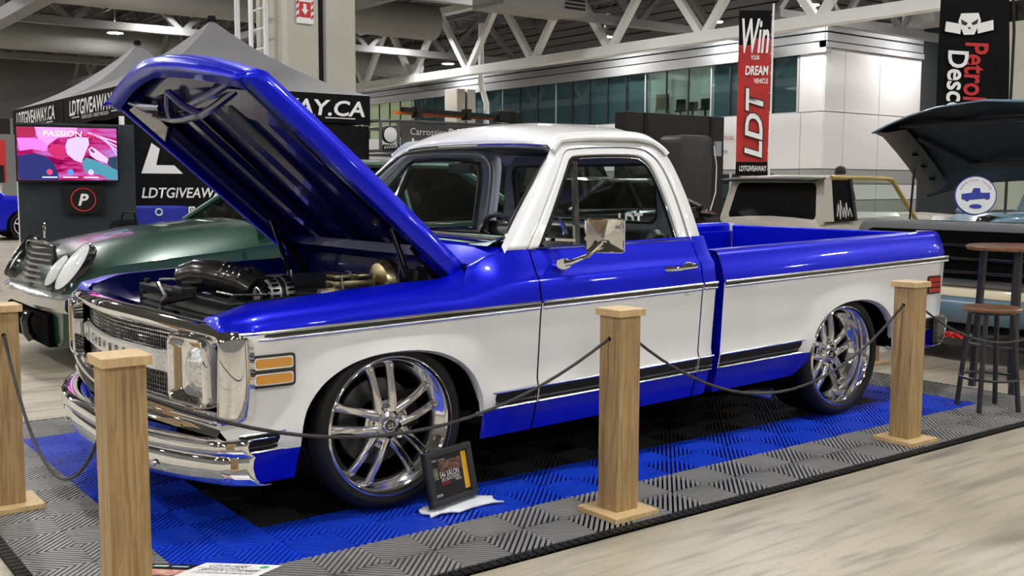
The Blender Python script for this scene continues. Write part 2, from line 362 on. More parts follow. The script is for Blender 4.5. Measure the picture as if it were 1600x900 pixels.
# ---- roof steel
trn = [0]
def truss(axis, fixed, a, b, z0, z1, step, m, wd):
    """warren truss: chords and web members, each its own piece"""
    trn[0] += 1; t = struct(empty('trim_%d' % trn[0]))
    P = (lambda u, z: (fixed, u, z)) if axis == 'y' else (lambda u, z: (u, fixed, z))
    MB().bar(P(a, z0), P(b, z0), wd, wd*.8).build('bottom_chord', m, t, 0)
    MB().bar(P(a, z1), P(b, z1), wd, wd*.8).build('top_chord', m, t, 0)
    u = a; up = True
    while u+step/2 < b:
        MB().bar(P(u, z0 if up else z1), P(u+step/2, z1 if up else z0), wd*.55, wd*.55).build('web_member', m, t, 0)
        u += step/2; up = not up
    return t
truss('y', 24, -6, 61, 6.0, 8.7, 4.4, STEELW, .42)
truss('y', 5.5, 14, 61, 6.1, 8.7, 4.4, STEEL, .45)
for Y in (24.5, 36.8, 49): truss('x', Y, -27, 30.6, 7.0, 8.9, 4.0, STEEL, .34)
truss('y', -9, 14, 61, 6.1, 8.7, 4.4, STEEL, .4)
truss('y', 15, 20, 61, 6.9, 8.8, 3.6, STEEL, .3)
truss('x', 17.5, 24, 37, 6.4, 8.2, 3.2, STEEL, .3)
# open-web joists
def joist():
    b = MB(); L = 84
    b.bar((0, -22, 0), (0, 62, 0), .09, .08).bar((0, -22, .55), (0, 62, .55), .12, .07)
    for i in range(84):
        y = -22+i; b.bar((0, y, 0), (0, y+.5, .55), .035, .035).bar((0, y+.5, .55), (0, y+1, 0), .035, .035)
    return b
jr = struct(empty('trim_20')); J0 = joist().build('roof_joist', STEEL, jr, 0, loc=(-26.5, 0, CEIL-.7))
for i in range(1, 27): inst(J0, jr, (-26.5+i*2.15, 0, CEIL-.7))
# ducts and heater
DUCT = mat('duct_grey', (.30, .30, .30), .5, noise=(.6, .12))
for i, (y, z, r, x0, x1) in enumerate(((33.2, 7.75, .7, -27, 22), (45.6, 7.6, .7, -27, 29), (26.3, 7.85, .6, 8, 22.5))):
    d = empty('air_duct', (0, y, z), 0, ('round grey air duct crossing the hall above the tents', 'thick far air duct running along the back of the hall', 'round air duct above the cab roof by the white truss')[i], 'duct')
    MB().tube([(x0, 0, 0), (x1, 0, 0)], r, 18).build('duct_run', DUCT, d)
    for k in range(int((x1-x0)/3)): MB().lathe([(r+.03, 0), (r+.03, .08)], (x0+k*3, 0, 0), (1, 0, 0), 18).build('duct_seam', DUCT, d)
for i, (x, y, z, sx, sy, sz) in enumerate(((18.6, 22.5, 6.5, 3.2, 1.6, .85), (31.6, 17.2, 6.7, 1.3, 1.2, 1.0))):
    h = empty('air_handler', (x, y, z), 0, ('large grey ceiling air handler with dark louvred end', 'small grey ceiling unit near the black feather flag')[i], 'air unit')
    MB().box(-sx/2, sx/2, -sy/2, sy/2, 0, sz).build('casing', DUCT, h, 0, .03)
    for k in range(6): MB().box(sx/2-.9, sx/2-.1, -sy/2-.03, -sy/2, .1+k*.12, .16+k*.12).build('louvre', BLACKM, h, 0)
    for q in (-1, 1): MB().bar((q*sx*.4, 0, sz), (q*sx*.4, 0, CEIL-z), .04, .04).build('hanger', STEEL, h, 0)
# ---- high-bay lamps: the light of the place
lamp0 = empty('high_bay_lamp', (0, 0, 0))
MB().lathe([(.07, .42), (.1, .40), (.12, .25), (.34, .02), (.35, 0), (.33, 0)], (0, 0, 0), (0, 0, 1), 16).build('reflector', mat('lamp_shell', (.5, .5, .5), .4), lamp0)
MB().prism(circle(.32, 10), lambda a, b, d: (a, b, d), .01, .02).build('lens', LENS, lamp0, 0)
MB().tube([(0, 0, .4), (0, 0, 1.25)], .02, 6).build('hanger', STEEL, lamp0)
LX = [-23, -15, -7.2, 1.2, 9.2, 18, 26.5, 35, 44]; LY = [-17, -9, -1.2, 6.6, 14.4, 22.2, 29.3, 38.9, 46.7, 55]
seen = [(12.1, 35.75, 7.5, 'high-bay lamp at the top edge between the tent peaks and the left corner'), (12.42, 43.14, 7.6, 'high-bay lamp above the farther tent peak'), (22.3, 35.45, 7.5, 'high-bay lamp right of the tall column, above the orange-handled jack'),
        (29.78, 43.79, 7.6, 'high-bay lamp low beside the far column and its drain pipe'), (29.37, 31.04, 7.6, 'high-bay lamp in front of the white truss above the cab'), (29.63, 20.6, 7.6, 'high-bay lamp at the top edge right of the red prize banner'),
        (35.46, 19.3, 7.55, 'high-bay lamp just left of the black feather flag'), (29.9, 25.29, 7.6, 'high-bay lamp just left of the red prize banner')]
hide = {(4, 7), (4, 8), (5, 6), (5, 7), (5, 8), (6, 5), (6, 6), (6, 7), (6, 8), (7, 4)}
spots = [(x+(.9 if j % 2 else 0), y, 8.05, 'round high-bay lamp hanging from the hall roof') for i, x in enumerate(LX) for j, y in enumerate(LY) if (x < 30 or y < 18) and (i, j) not in hide]+seen
for k, (x, y, z, lb) in enumerate(spots):
    o = lamp0 if k == 0 else copy_tree(lamp0)
    o.location = (x, y, z)
    if z < 8: MB().tube([(0, 0, 1.2), (0, 0, CEIL-z)], .02, 6).build('hanger_rod', STEEL, o)
    tag(o, lb, 'lamp', 'high-bay lamps across the hall roof')
# ================================================================== display mat
matx = empty('display_mat', (0, 0, 0), 0, 'grey interlocking rib-tile mat with blue border under the pickup', 'mat')
def clip(poly, a, b, c):            # keep a*x+b*y <= c
    out = []
    for i, p in enumerate(poly):
        q = poly[(i+1) % len(poly)]; dp, dq = a*p[0]+b*p[1]-c, a*q[0]+b*q[1]-c
        if dp <= 1e-9: out.append(p)
        if (dp < -1e-9 and dq > 1e-9) or (dp > 1e-9 and dq < -1e-9):
            t = dp/(dp-dq); out.append((p[0]+(q[0]-p[0])*t, p[1]+(q[1]-p[1])*t))
    return out
def tile_mesh(name, m):
    b = MB(); N = 14
    for px in (0, 1):
        for py in (0, 1):
            x0, y0 = px*.2, py*.2; sq = [(x0+.001, y0+.001), (x0+.199, y0+.001), (x0+.199, y0+.199), (x0+.001, y0+.199)]
            for k in range(N):
                s0 = .4*(k+.22)/N; s1 = .4*(k+.78)/N
                if (px+py) % 2 == 0: base = x0+y0; A = (1, 1)
                else: base = x0-(y0+.2); A = (1, -1)
                p = clip(clip(sq, A[0], A[1], base+s1), -A[0], -A[1], -(base+s0))
                if len(p) >= 3:
                    n = len(p); vs = [(x, y, 0) for x, y in p]+[(x, y, -.015) for x, y in p]
                    b.add(vs, [tuple(range(n))]+[(i, n+i, n+(i+1) % n, (i+1) % n) for i in range(n)])
    for k in range(3): b.box(0, .4, k*.2-.002+(.002 if k == 0 else -.002 if k == 2 else 0), k*.2+.002+(.002 if k == 0 else -.002 if k == 2 else 0), -.016, -.006)
    for k in range(3): b.box(k*.2-.002+(.002 if k == 0 else -.002 if k == 2 else 0), k*.2+.002+(.002 if k == 0 else -.002 if k == 2 else 0), 0, .4, -.016, -.006)
    me = bpy.data.meshes.new(name); me.from_pydata(b.v, [], b.f); me.materials.append(m); me.update(); return me
tm = {k: tile_mesh('tile', m) for k, m in (('g', TILEG), ('b', TILEB), ('k', TILEK))}
NX, NY = 14, 8
for i in range(NX):
    for j in range(NY):
        ring = min(i, j, NX-1-i, NY-1-j)
        o = bpy.data.objects.new('tile', tm['g' if ring == 0 else 'b' if ring == 1 else 'k']); COL.objects.link(o); o.parent = matx
        o.location = (-.8+i*.4, -.4+j*.4, 0)
MB().box(-.8, 4.8, -.4, 2.8, FZ, -.0165).build('gap_shade_sheet', DARK, matx, 0)  # black sheet added to stand in for shade between the ribs
for (a, b_, c_, d_) in ((-.84, 4.84, -.44, -.4), (-.84, 4.84, 2.8, 2.84), (-.84, -.8, -.4, 2.8), (4.8, 4.84, -.4, 2.8)):
    e = MB(); lo = (b_-a) > (d_-c_)
    n = int((b_-a if lo else d_-c_)/.04)
    for k in range(n):
        if lo: e.box(a+k*.04+.004, a+k*.04+.036, c_, d_, FZ, -.003)
        else: e.box(a, b_, c_+k*.04+.004, c_+k*.04+.036, FZ, -.003)
    if lo: e.box(a, b_, c_, d_, FZ, -.009)
    else: e.box(a, b_, c_, d_, FZ, -.009)
    e.build('edge_strip', BLACKM, matx, 0)
# ================================================================== rope posts
post_defs = [(-.70, 1.24, 'light oak rope post at the far left edge of the photo'), (-.69, -.265, 'light oak rope post in front of the chrome grille'),
             (1.22, -.27, 'light oak rope post in front of the pickup door'), (3.21, -.27, 'light oak rope post beside the rear wheel'), (5.2, 1.3, 'light oak rope post partly hidden behind the rear tyre'), (5.21, -.325, 'light oak rope post on bare floor beyond the bar stool')]
p0 = empty('rope_post', (0, 0, 0))
MB().box(-.115, .115, -.115, .115, 0, .022).build('base_plate', OAKB, p0, 0, .003)
MB().box(-.056, .056, -.056, .056, .022, .79).build('shaft', OAK, p0, 0, .002)
MB().box(-.07, .07, -.07, .07, .79, .818).build('cap', OAKB, p0, 0, .003)
posts = [p0]+[copy_tree(p0) for _ in post_defs[1:]]
for i, (o, (x, y, l)) in enumerate(zip(posts, post_defs)):
    o.location = (x, y, 0 if i < 4 else FZ); tag(o, l, 'post', 'rope posts round the display')
    for a, b in ((-1, 0), (1, 0)) if i in (2, 3) else ((1, 0), (0, 1)) if i == 1 else ((0, -1), (0, 1)) if i == 0 else ((-1, 0),) if i == 5 else ():
        MB().lathe([(0, .0005), (.0075, .0006), (.009, 0)], (a*.056, b*.056, .70), (a, b, 0), 10).build('rope_hole', DARK, o)
def rope(p, q, sag, label, n=22, lump=0):
    P = []
    for i in range(n+1):
        t = i/n; v = Vector(p).lerp(Vector(q), t); v.z -= sag*4*t*(1-t)*(1+lump*(t-.5)); P.append(v)
    return tag(MB().tube(P, .0062, 8).build('barrier_rope', ROPE), label, 'rope', 'black cords between the posts')
rope((-.70, 1.179, .70), (-.69, -.204, .70), .40, 'black cord sagging between the left edge post and the grille post')
rope((-.629, -.265, .69), (1.159, -.27, .70), .235, 'black cord hanging from grille post to door post across front wheel')
rope((1.281, -.27, .70), (3.149, -.27, .70), .33, 'black cord hanging between the door post and the rear wheel post')
rope((3.271, -.27, .70), (5.149, -.325, .69), .27, 'black cord leaving the rear wheel post past the bar stool')
# ================================================================== the show truck (front towards -X)
YC = 1.21; RK = .0237
BLUE_SHADED = mat('shaded_blue_paint', (.0012, .003, .085), .25, metal=.2, coat=.6)  # body blue darkened: shade put into the colour, hood underside and bay panels
TRIM = mat('bright_trim', (.88, .88, .88), .22, metal=1.)
truck = empty('pickup_truck', (.52, YC, 0), 0, 'lowered classic blue and white pickup with raised hood and chrome grille', 'truck')
OFF = Vector((-.52, -YC, 0))
def tb(mb, name, mats, parent=None, **k):
    """build in world coordinates, then hang below the truck (or one of its parts)"""
    o = mb.build(name, mats, parent or truck, **k)
    o.matrix_parent_inverse = Matrix.Identity(4)
    if parent is None: o.location = OFF
    return o
def zr(z, x): return z+RK*x
def pt(x, wd, z, s): return (x, YC-s*wd, z)
LOW = [(.195, .895), (.26, .915), (.322, .93), (.395, .945), (.43, .938), (.52, .944), (.62, .952), (.70, .958), (.757, .965)]
UPD = [(.757, .965), (.78, .962), (.81, .955), (.85, .95), (.868, .94), (.885, .925), (.92, .905), (.955, .888), (.99, .872)]
UPF = [(.757, .965), (.775, .962), (.795, .955), (.815, .942), (.832, .92), (.842, .89), (.846, .85), (.848, .80), (.848, .77)]
UPB = [(.757, .965), (.775, .963), (.80, .957), (.825, .95), (.85, .94), (.872, .93), (.892, .92), (.908, .905), (.915, .88)]
def wlow(z): return interp([(a, b) for a, b in LOW], z)
FWX, RWX, WZ = .52, 3.452, .3400
ARCH_F = dict(cx=.525, cz=.335, rx=.415, rz=.312, lo=.10, hi=.935); ARCH_R = dict(cx=3.515, cz=.345, rx=.40, rz=.312, lo=3.11, hi=3.91)
ARCH_R['cx'] = 3.515
def arch_z(A, x):
    t = (x-A['cx'])/A['rx']
    if abs(t) >= 1: return None
    return A['cz']+A['rz']*(1-abs(t)**2.3)**(1/2.3)
def side_panel(xs, s, up, A=None, low=.195, mats=(0, 1, 2), upfn=None, name='panel', parent=None, wshift=None, xfix=None):
    """rows up the body side: blue rocker, white flank, blue shoulder; arch lip rolled in"""
    cols = []
    for x in xs:
        zb = low; za = arch_z(A, x) if A else None
        if za is not None: zb = max(low, za-RK*x)
        U = upfn(x) if upfn else up
        c = []
        zz = [zb+(.322-zb)*t for t in (0, .5, 1)]+[.395, .43, .50, .56, .62, .70, .757]
        zz = [max(z, zb) for z in zz]
        for z in zz:
            fl = 0
            if A:
                dx = (x-A['cx'])/A['rx']; dz = (z+RK*x-A['cz'])/A['rz']; q = (abs(dx)**2.3+max(dz, 0)**2.3)**(1/2.3)
                fl = .022*math.exp(-((q-1.0)/.16)**2) if dz > -.2 else 0
                if 1.2 < q < 1.5: fl -= .004
            xx = xfix(x, z) if xfix else x
            c.append(pt(xx, wlow(z)+fl+(wshift(xx, z) if wshift else 0), zr(z, x), s))
        for z, wd in U[1:]: c.append(pt(x, wd+(wshift(x, z) if wshift else 0), zr(z, x), s))
        cols.append(c)
    m = MB(); m.grid(cols, lambda i, j: 0 if j < 2 else 1 if j < 9 else 0)
    if A:      # rolled lip of the wheel arch
        lip = [c[0] for x, c in zip(xs, cols) if arch_z(A, x) is not None and arch_z(A, x)-RK*x > low+.003]
        m.grid([lip, [(p[0], p[1]+s*.035, p[2]-.012) for p in lip], [(p[0], p[1]+s*.05, p[2]-.004) for p in lip]], 1)
    return tb(m, name, [BLUE, WHITE], parent, smooth=40)
def axs(A, a, b, n=10):
    xs = [A['cx']-A['rx']*math.cos(t)*.9999 for t in frange(0, PI, 30)]
    out = sorted(set([round(x, 4) for x in xs if a < x < b]+[round(x, 4) for x in frange(a, b, n)])); return [x for i, x in enumerate(out) if i == 0 or x-out[i-1] > .0015 or x in (a, b)]
def upf(x):
    t = sstep((x-.80)/.36); k = .03*sstep((x+.2)/1.0)
    lo = sstep((.02-x)/.24)          # nose droops to the grille surround
    cl = sstep((-.165-x)/.035)
    return [(lerp(lerp(a+k*(i/8)-lo*.045*(i/8)**1.2, .752, cl), c, t), lerp(b, d, t)) for i, ((a, b), (c, d)) in enumerate(zip(UPF, UPD))]
def nose(x, z): return -.035*sstep((-.05-x)/.15)
wheels = []
for s, sd in ((1, 'near'), (-1, 'far')):
    fx = [-.20, -.192, -.18]+frange(-.16, .0, 5)
    fend = side_panel(sorted(set([round(v, 4) for v in fx]+axs(ARCH_F, .001, 1.236, 18))), s, None, ARCH_F, upfn=upf, name='front_fender', wshift=nose, xfix=lambda x, z: max(x, -.10-.09*sstep((z-.355)/.06)))
    door = side_panel(frange(1.244, 2.246, 8), s, UPD, name='door')
    cab_side = side_panel([2.254, 2.30, 2.355], s, UPD, name='cab_corner', wshift=lambda x, z: -.01*sstep((x-2.30)/.05))
    bed = side_panel(axs(ARCH_R, 2.402, 4.40, 22)+[4.42, 4.435], s, UPB, ARCH_R, low=.195, name='bed_side', wshift=lambda x, z: -.03*sstep((x-4.38)/.055))
    # chrome / black trim strips
    def strip(x0, x1, z0, z1, proud, m, par, name, n=10, A=None):
        b = MB(); rows = []
        for x in frange(x0, x1, n):
            w0 = interp(LOW, min(z0, .757))+ (nose(x, z0) if par is fend else 0); w1 = interp(LOW+UPD[1:], z1)+(nose(x, z1) if par is fend else 0)
            zc = (z0+z1)/2
            rows.append([pt(x, w0-.004, zr(z0, x), s), pt(x, w0+proud*.7, zr(z0+.001, x), s), pt(x, (w0+w1)/2+proud, zr(zc, x), s), pt(x, w1+proud*.7, zr(z1-.001, x), s), pt(x, w1-.004, zr(z1, x), s)])
        b.grid(rows); n_ = 5; L = len(rows)
        b.f += [tuple(range(n_)), tuple((L-1)*n_+i for i in reversed(range(n_)))]; b.m += [0, 0]
        o = b.build(name, m, par, smooth=50); return o
    for par, x0, x1 in ((fend, -.14, 1.232), (door, 1.25, 2.24), (cab_side, 2.258, 2.35), (bed, 2.408, 4.42)):
        strip(x0, x1, .757, .770, .010, TRIM, par, 'upper_moulding'); strip(x0, x1, .744, .757, .005, BLACK, par, 'moulding_insert')
        strip(x0, x1, .731, .744, .009, TRIM, par, 'upper_moulding')
    for par, x0, x1, xa, xb in ((fend, -.12, .10, -.12, .085), (fend, .945, 1.232, .955, 1.232), (door, 1.25, 2.24, 1.25, 2.24), (cab_side, 2.258, 2.35, 2.258, 2.35), (bed, 2.408, 3.105, 2.408, 3.09), (bed, 3.905, 4.42, 3.915, 4.42)):
        strip(x0, x1, .390, .402, .012, TRIM, par, 'lower_moulding', 5); strip(xa, xb, .349, .390, .005, BLACKM, par, 'moulding_insert', 5)
        strip(xa, xb, .343, .349, .010, TRIM, par, 'lower_moulding', 5); strip(xa, xb, .331, .343, .004, BLACKM, par, 'moulding_insert', 5); strip(xa, xb, .320, .331, .011, TRIM, par, 'lower_moulding', 5)
    # shut-line shadow gaps
    for x in (1.24, 2.25): tb(MB().grid([[pt(x+d, interp(LOW+UPD[1:], z)-.012, zr(z, x), s) for z in (.2, .3, .395, .55, .757, .85, .885, .98)] for d in (-.006, .006)]), 'shut_line', DARK)
    # inner wheel well and inner fender
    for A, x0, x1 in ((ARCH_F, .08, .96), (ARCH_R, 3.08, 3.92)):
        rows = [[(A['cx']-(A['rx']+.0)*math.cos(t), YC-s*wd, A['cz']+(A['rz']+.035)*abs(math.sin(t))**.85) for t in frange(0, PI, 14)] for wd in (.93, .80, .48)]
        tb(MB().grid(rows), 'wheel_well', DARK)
    # side marker lamp
    if True:
        mk = MB(); mk.prism(rrect(-.085, .085, -.06, .06, .014), lambda a, b, d: pt(.005+a, .949+d, .622+b, s), -.02, .012)
        mk = tb(mk, 'side_marker', BLACK, fend, smooth=30)
        for dz in (-.029, .029):
            fr = MB().prism(rrect(-.075, .075, -.022, .022, .01), lambda a, b, d: pt(.005+a, .949+d, .622+dz+b, s), .008, .016).build('lamp_bezel', CHROME, mk)
            MB().prism(rrect(-.069, .069, -.016, .016, .008), lambda a, b, d: pt(.005+a, .949+d, .622+dz+b, s), .012, .020).build('amber_lens', mat('amber_lens', (.62, .27, .025), .25, coat=1.), mk)
        tk = MB(); tk.prism(rrect(-.075, .06, -.055, .055, .012), lambda a, b, d: pt(4.30+a, .925+d+wlow(.64)-.952, .70+b, s), 0.018, .034); tk = tb(tk, 'rear_marker', BLACK, bed, smooth=30)
        for dz in (-.033, 0, .033):
            MB().prism(rrect(-.066, .052, -.012, .012, .006), lambda a, b, d: pt(4.30+a, .925+d+wlow(.64)-.952, .70+dz+b, s), .03, .038).build('red_lens', mat('red_lens', (.42, .012, .016), .2, coat=1.), tk)
    # door handle, lock, mirror
    hd = MB().tube([pt(2.0, .93, .895, s), pt(2.02, .965, .897, s), pt(2.10, .972, .90, s), pt(2.19, .966, .905, s), pt(2.20, .935, .905, s)], [.012, .013, .011, .013, .012], 10)
    hd = tb(hd, 'door_handle', CHROME, door); MB().prism(circle(.034, 16), lambda a, b, d: pt(2.165+a*1.2, .925+d, .905+b*.6, s), .0, .02).build('handle_plate', CHROME, hd)
    tb(MB().lathe([(0, .012), (.011, .012), (.013, 0)], pt(2.14, wlow(.70), .773, s), (0, -s, 0), 14), 'door_lock', CHROME, door)
    ar = MB().tube([pt(1.375, .93, .95, s), pt(1.40, .965, .955, s), pt(1.45, 1.02, .985, s), pt(1.50, 1.06, 1.045, s)], [.016, .013, .011, .011], 10)
    mir = tb(ar, 'mirror_arm', CHROME, door); MB().prism(circle(.035, 18), lambda a, b, d: pt(1.375+a*1.25, .93+d, .95+b*.7, s), -.01, .022).build('arm_base', CHROME, mir)
    # square pyramid-backed mirror head, back towards the camera (forward)
    h = MB(); cx, cy, cz = 1.505, 1.07, 1.075; hw, hh = .085, .074
    MN = Vector((-.67, -.74*s, 0)); MU = Vector((.74, -.67*s, 0))
    def mp(a, b, dep): return tuple(Vector((cx, YC-s*cy, cz))+MU*a+Vector((0, 0, b))+MN*dep)
    sq = lambda sc, dep: [mp(a*hw*sc, b*hh*sc, dep) for a, b in ((-1, -.9), (-.88, -1), (.88, -1), (1, -.9), (1, .9), (.88, 1), (-.88, 1), (-1, .9))]
    h.grid([sq(.97, -.05), sq(1.03, -.01), sq(1.03, .004), sq(.98, .010), sq(.93, .004)], closev=True); h.f.append(tuple(range(8))); h.m.append(0)
    h.add(sq(.93, .004)+[mp(-.008, -.016, -.036)], [(i, (i+1) % 8, 8) for i in range(8)])
    hb = tb(h, 'mirror_head', CHROME, door, smooth=20)
    tb(MB().lathe([(0, .004), (.012, .003), (.013, 0)], mp(.055, .03, -.004), MN, 12), 'mirror_rivet', CHROME, door)

# wheels ------------------------------------------------------------------
def spoke_wheel(face, width):
    """local: axle along Y, outer face at y = 0 looking to -Y; face = depth of the spoke plane"""
    W = empty('wheel', (0, 0, 0))
    R = .337; r = .281
    prof = [(r-.012, .004), (r+.006, -.006), (r+.022, -.012), (R-.022, -.008), (R-.006, .008), (R, .03), (R+.001, width/2), (R, width-.03), (R-.01, width-.008), (r, width)]
    MB().lathe(prof, (0, 0, 0), (0, 1, 0), 64).build('tyre', RUBBER, W, smooth=50)
    for q in range(3):
        MB().lathe([(R+.0025, .06+q*.055), (R+.0025, .075+q*.055)], (0, 0, 0), (0, 1, 0), 48).build('tread_groove', DARK, W)
    rim = [(r-.006, -.012), (r, -.010), (r+.003, -.004), (r-.004, .003), (r-.014, .006), (r-.022, .02), (r-.026, face*.55), (r-.036, face), (r-.05, face+.012), (r-.054, face+.03), (r-.06, width*.9)]
    rm = MB().lathe(rim, (0, 0, 0), (0, 1, 0), 72).build('rim', mat('polished_rim', (.9, .9, .91), .07, metal=1.), W, smooth=60)
    MB().lathe([(0, width*.8), (r-.03, width*.8)], (0, 0, 0), (0, 1, 0), 40).build('inner_barrel', DARK, W)
    MB().lathe([(.09, face+.075), (.175, face+.075), (.178, face+.09), (.175, face+.1)], (0, 0, 0), (0, 1, 0), 48).build('brake_disc', mat('brake_steel', (.12, .12, .125), .35, metal=.8, noise=(30, .3)), W)
    MB().box(.10, .19, face+.06, face+.12, -.06, .10).build('brake_caliper', BLACKM, W, bevel=.01)
    # five split spokes
    for k in range(5):
        a = 2*PI*k/5 + .0
        ca, sa = math.cos(a), math.sin(a)
        T = lambda u, v, d: (u*(-sa)+v*ca, d, u*ca+v*sa)       # u radial (up at k=0), v tangential
        sp = MB()
        for sgn in (-1, 1):
            rows = []
            for u, v, hw, d in ((.050, .030, .021, face-.018), (.10, .034, .0180, face-.02), (.16, .038, .0165, face-.014), (.205, .042, .0165, face-.004), (.242, .048, .021, face+.002)):
                rows.append([T(u, sgn*(v-hw), d+.022), T(u, sgn*(v-hw), d+.004), T(u, sgn*(v-hw*.55), d-.004), T(u, sgn*(v+hw*.55), d-.004), T(u, sgn*(v+hw), d+.004), T(u, sgn*(v+hw), d+.022)])
            sp.grid(rows)
        # web joining the pair near the hub, with the lug pocket
        sp.grid([[T(u, v, face-.014+.01*((u-.05)/.05)) for v in (-.03, 0, .03)] for u in (.05, .075, .098)])
        s_ = sp.build('spoke', mat('machined_spoke', (.80, .80, .81), .2, metal=1.), W, smooth=45)
        MB().lathe([(0, -.014), (.008, -.014), (.011, 0), (.011, .02)], T(.066, 0, face-.022), (0, 1, 0), 6).build('lug_nut', CHROME, s_)
        MB().lathe([(.019, .0), (.0165, .001), (.016, .004)], T(.066, 0, face-.0165), (0, 1, 0), 14).build('lug_pocket', DARK, s_)
        for sgn in (-1, 1): MB().lathe([(0, -.007), (.007, -.005), (.009, 0)], T(.234, sgn*.047, face-.003), (0, 1, 0), 10).build('rim_bolt', CHROME, s_)
    MB().lathe([(0, face-.034), (.026, face-.034), (.031, face-.03), (.034, face-.022), (.052, face-.016), (.06, face+.01)], (0, 0, 0), (0, 1, 0), 32).build('hub', mat('machined_spoke', (0, 0, 0)), W)
    cp = MB().lathe([(0, face-.0365), (.022, face-.0365), (.024, face-.034)], (0, 0, 0), (0, 1, 0), 24).build('centre_cap', BLACK, W)
    text('U.S.', .018, (0, face-.037, .004), (1, 0, 0), (0, 0, 1), TXTW, cp, fit=(.028, .012)); 
    MB().box(-.013, .013, face-.038, face-.0366, -.011, -.008).build('cap_bar', TXTW, cp, 0)
    MB().tube([(.19, face+.02, -.065), (.175, face-.004, -.06)], .004, 8).build('valve_stem', CHROME, W)
    return W
wf = spoke_wheel(.045, .255); wr = spoke_wheel(.105, .30)
wf.parent = truck; wr.parent = truck
def place(wo, x, s, spin):
    wo.location = Vector((x, YC-s*.918, WZ))+OFF; wo.rotation_euler = (0, spin, 0 if s > 0 else PI)
wf2 = copy_tree(wf, truck); wr2 = copy_tree(wr, truck)
place(wf, FWX, 1, -.10); place(wf2, FWX, -1, .4); place(wr, RWX, 1, -.06); place(wr2, RWX, -1, .9)
wf.name = 'front_wheel'; wf2.name = 'front_wheel.001'; wr.name = 'rear_wheel'; wr2.name = 'rear_wheel.001'

# cab upper ---------------------------------------------------------------
def gh(x, z, s, inn=0):      # point on the sloping greenhouse side
    t = (z-1.03)/.45; return (x, YC-s*(.872-.185*t-.02*t*(1-t)*-2-inn), z)
def curve(ps, n=8):          # Catmull-Rom through points
    P = [Vector((*p, 0)) for p in ps]; out = []
    for i in range(len(P)-1):
        p0, p1, p2, p3 = P[max(i-1, 0)], P[i], P[i+1], P[min(i+2, len(P)-1)]
        for k in range(n):
            t = k/n; v = .5*((2*p1)+(p2-p0)*t+(2*p0-5*p1+4*p2-p3)*t*t+(3*p1-p0-3*p2+p3)*t*t*t); out.append((v.x, v.y))
    out.append((ps[-1][0], ps[-1][1])); return out
O_CAB = [(1.115, 1.015), (1.33, 1.262), (1.46, 1.405), (1.53, 1.478), (1.60, 1.505), (1.85, 1.522), (2.08, 1.525), (2.19, 1.495), (2.255, 1.42), (2.295, 1.25), (2.325, 1.02)]
O_DOOR = [(1.225, 1.015), (1.42, 1.255), (1.53, 1.39), (1.575, 1.442), (1.635, 1.462), (1.85, 1.475), (2.05, 1.475), (2.135, 1.45), (2.19, 1.385), (2.225, 1.24), (2.25, 1.02)]
I_DOOR = [(1.305, 1.02), (1.475, 1.245), (1.575, 1.375), (1.61, 1.412), (1.66, 1.425), (1.85, 1.434), (2.02, 1.434), (2.08, 1.418), (2.12, 1.37), (2.15, 1.235), (2.175, 1.02)]
for s in (1, -1):
    par = None
    oc, od, idr = curve(O_CAB), curve(O_DOOR), curve(I_DOOR)
    rows = [[gh(x, z, s) for x, z in oc], [gh(x, z, s) for x, z in od], [gh(x, z, s, .025) for x, z in od]]
    tb(MB().grid(rows), 'cab_pillar_frame', WHITE, smooth=30, solid=.02)
    g2 = lambda ps, k: [(x+(1.74-x)*k, z+(1.2-z)*k) for x, z in ps]
    dfr = [[gh(x, z, s, .006) for x, z in g2(od, .012)], [gh(x, z, s, -.002) for x, z in [(lerp(a, c, .3), lerp(b, d, .3)) for (a, b), (c, d) in zip(od, idr)]], [gh(x, z, s, 0) for x, z in [(lerp(a, c, .8), lerp(b, d, .8)) for (a, b), (c, d) in zip(od, idr)]], [gh(x, z, s, .012) for x, z in idr]]
    tb(MB().grid(dfr), 'door_frame', WHITE, smooth=30, solid=.022)
    tb(MB().grid([[gh(x, z, s, .010) for x, z in idr], [gh(x, z, s, .014) for x, z in g2(idr, .035)], [gh(x, z, s, .03) for x, z in g2(idr, .035)]]), 'window_seal', BLACKM, smooth=30)
    tb(MB().grid([[gh(x, z, s, .004) for x, z in g2(idr, .030)[32:]], [gh(x, z, s, .004) for x, z in g2(idr, .045)[32:]]]), 'window_trim', CHROME, smooth=30, solid=.006)
    # drip rail
    dr = [gh(x, z, s, -.012) for x, z in oc if z > 1.30]
    # glass
    gl = MB(); pts = [gh(x, z, s, .02) for x, z in g2(idr, .02)]; gl.add(pts, [tuple(range(len(pts)))]); tb(gl, 'door_glass', GLASS, smooth=0)
    # vent wing post and frame
    tb(MB().bar(gh(1.515, 1.02, s, .008), gh(1.62, 1.40, s, .004), .016, .02, up=(1, 0, 0)), 'vent_post', CHROME, smooth=0)
    tb(MB().bar(gh(1.535, 1.02, s, .02), gh(1.635, 1.40, s, .016), .016, .02, up=(1, 0, 0)), 'window_channel', BLACKM, smooth=0)
    tb(MB().bar(gh(1.34, 1.055, s, .004), gh(1.51, 1.045, s, .004), .012, .012), 'vent_sill', CHROME, smooth=0)
    tb(MB().bar(gh(1.36, 1.07, s, .012), gh(1.60, 1.395, s, .008), .010, .014), 'vent_frame', BLACK, smooth=0)
    vl = MB().tube([gh(1.485, 1.07, s, .03), gh(1.49, 1.10, s, .035), gh(1.475, 1.15, s, .04)], [.014, .012, .006], 8); tb(vl, 'vent_latch', CHROME)
    # belt trim
    tb(MB().tube([gh(1.25, 1.016, s, -.006), gh(2.23, 1.03, s, -.006)], .005, 6), 'belt_trim', CHROME)
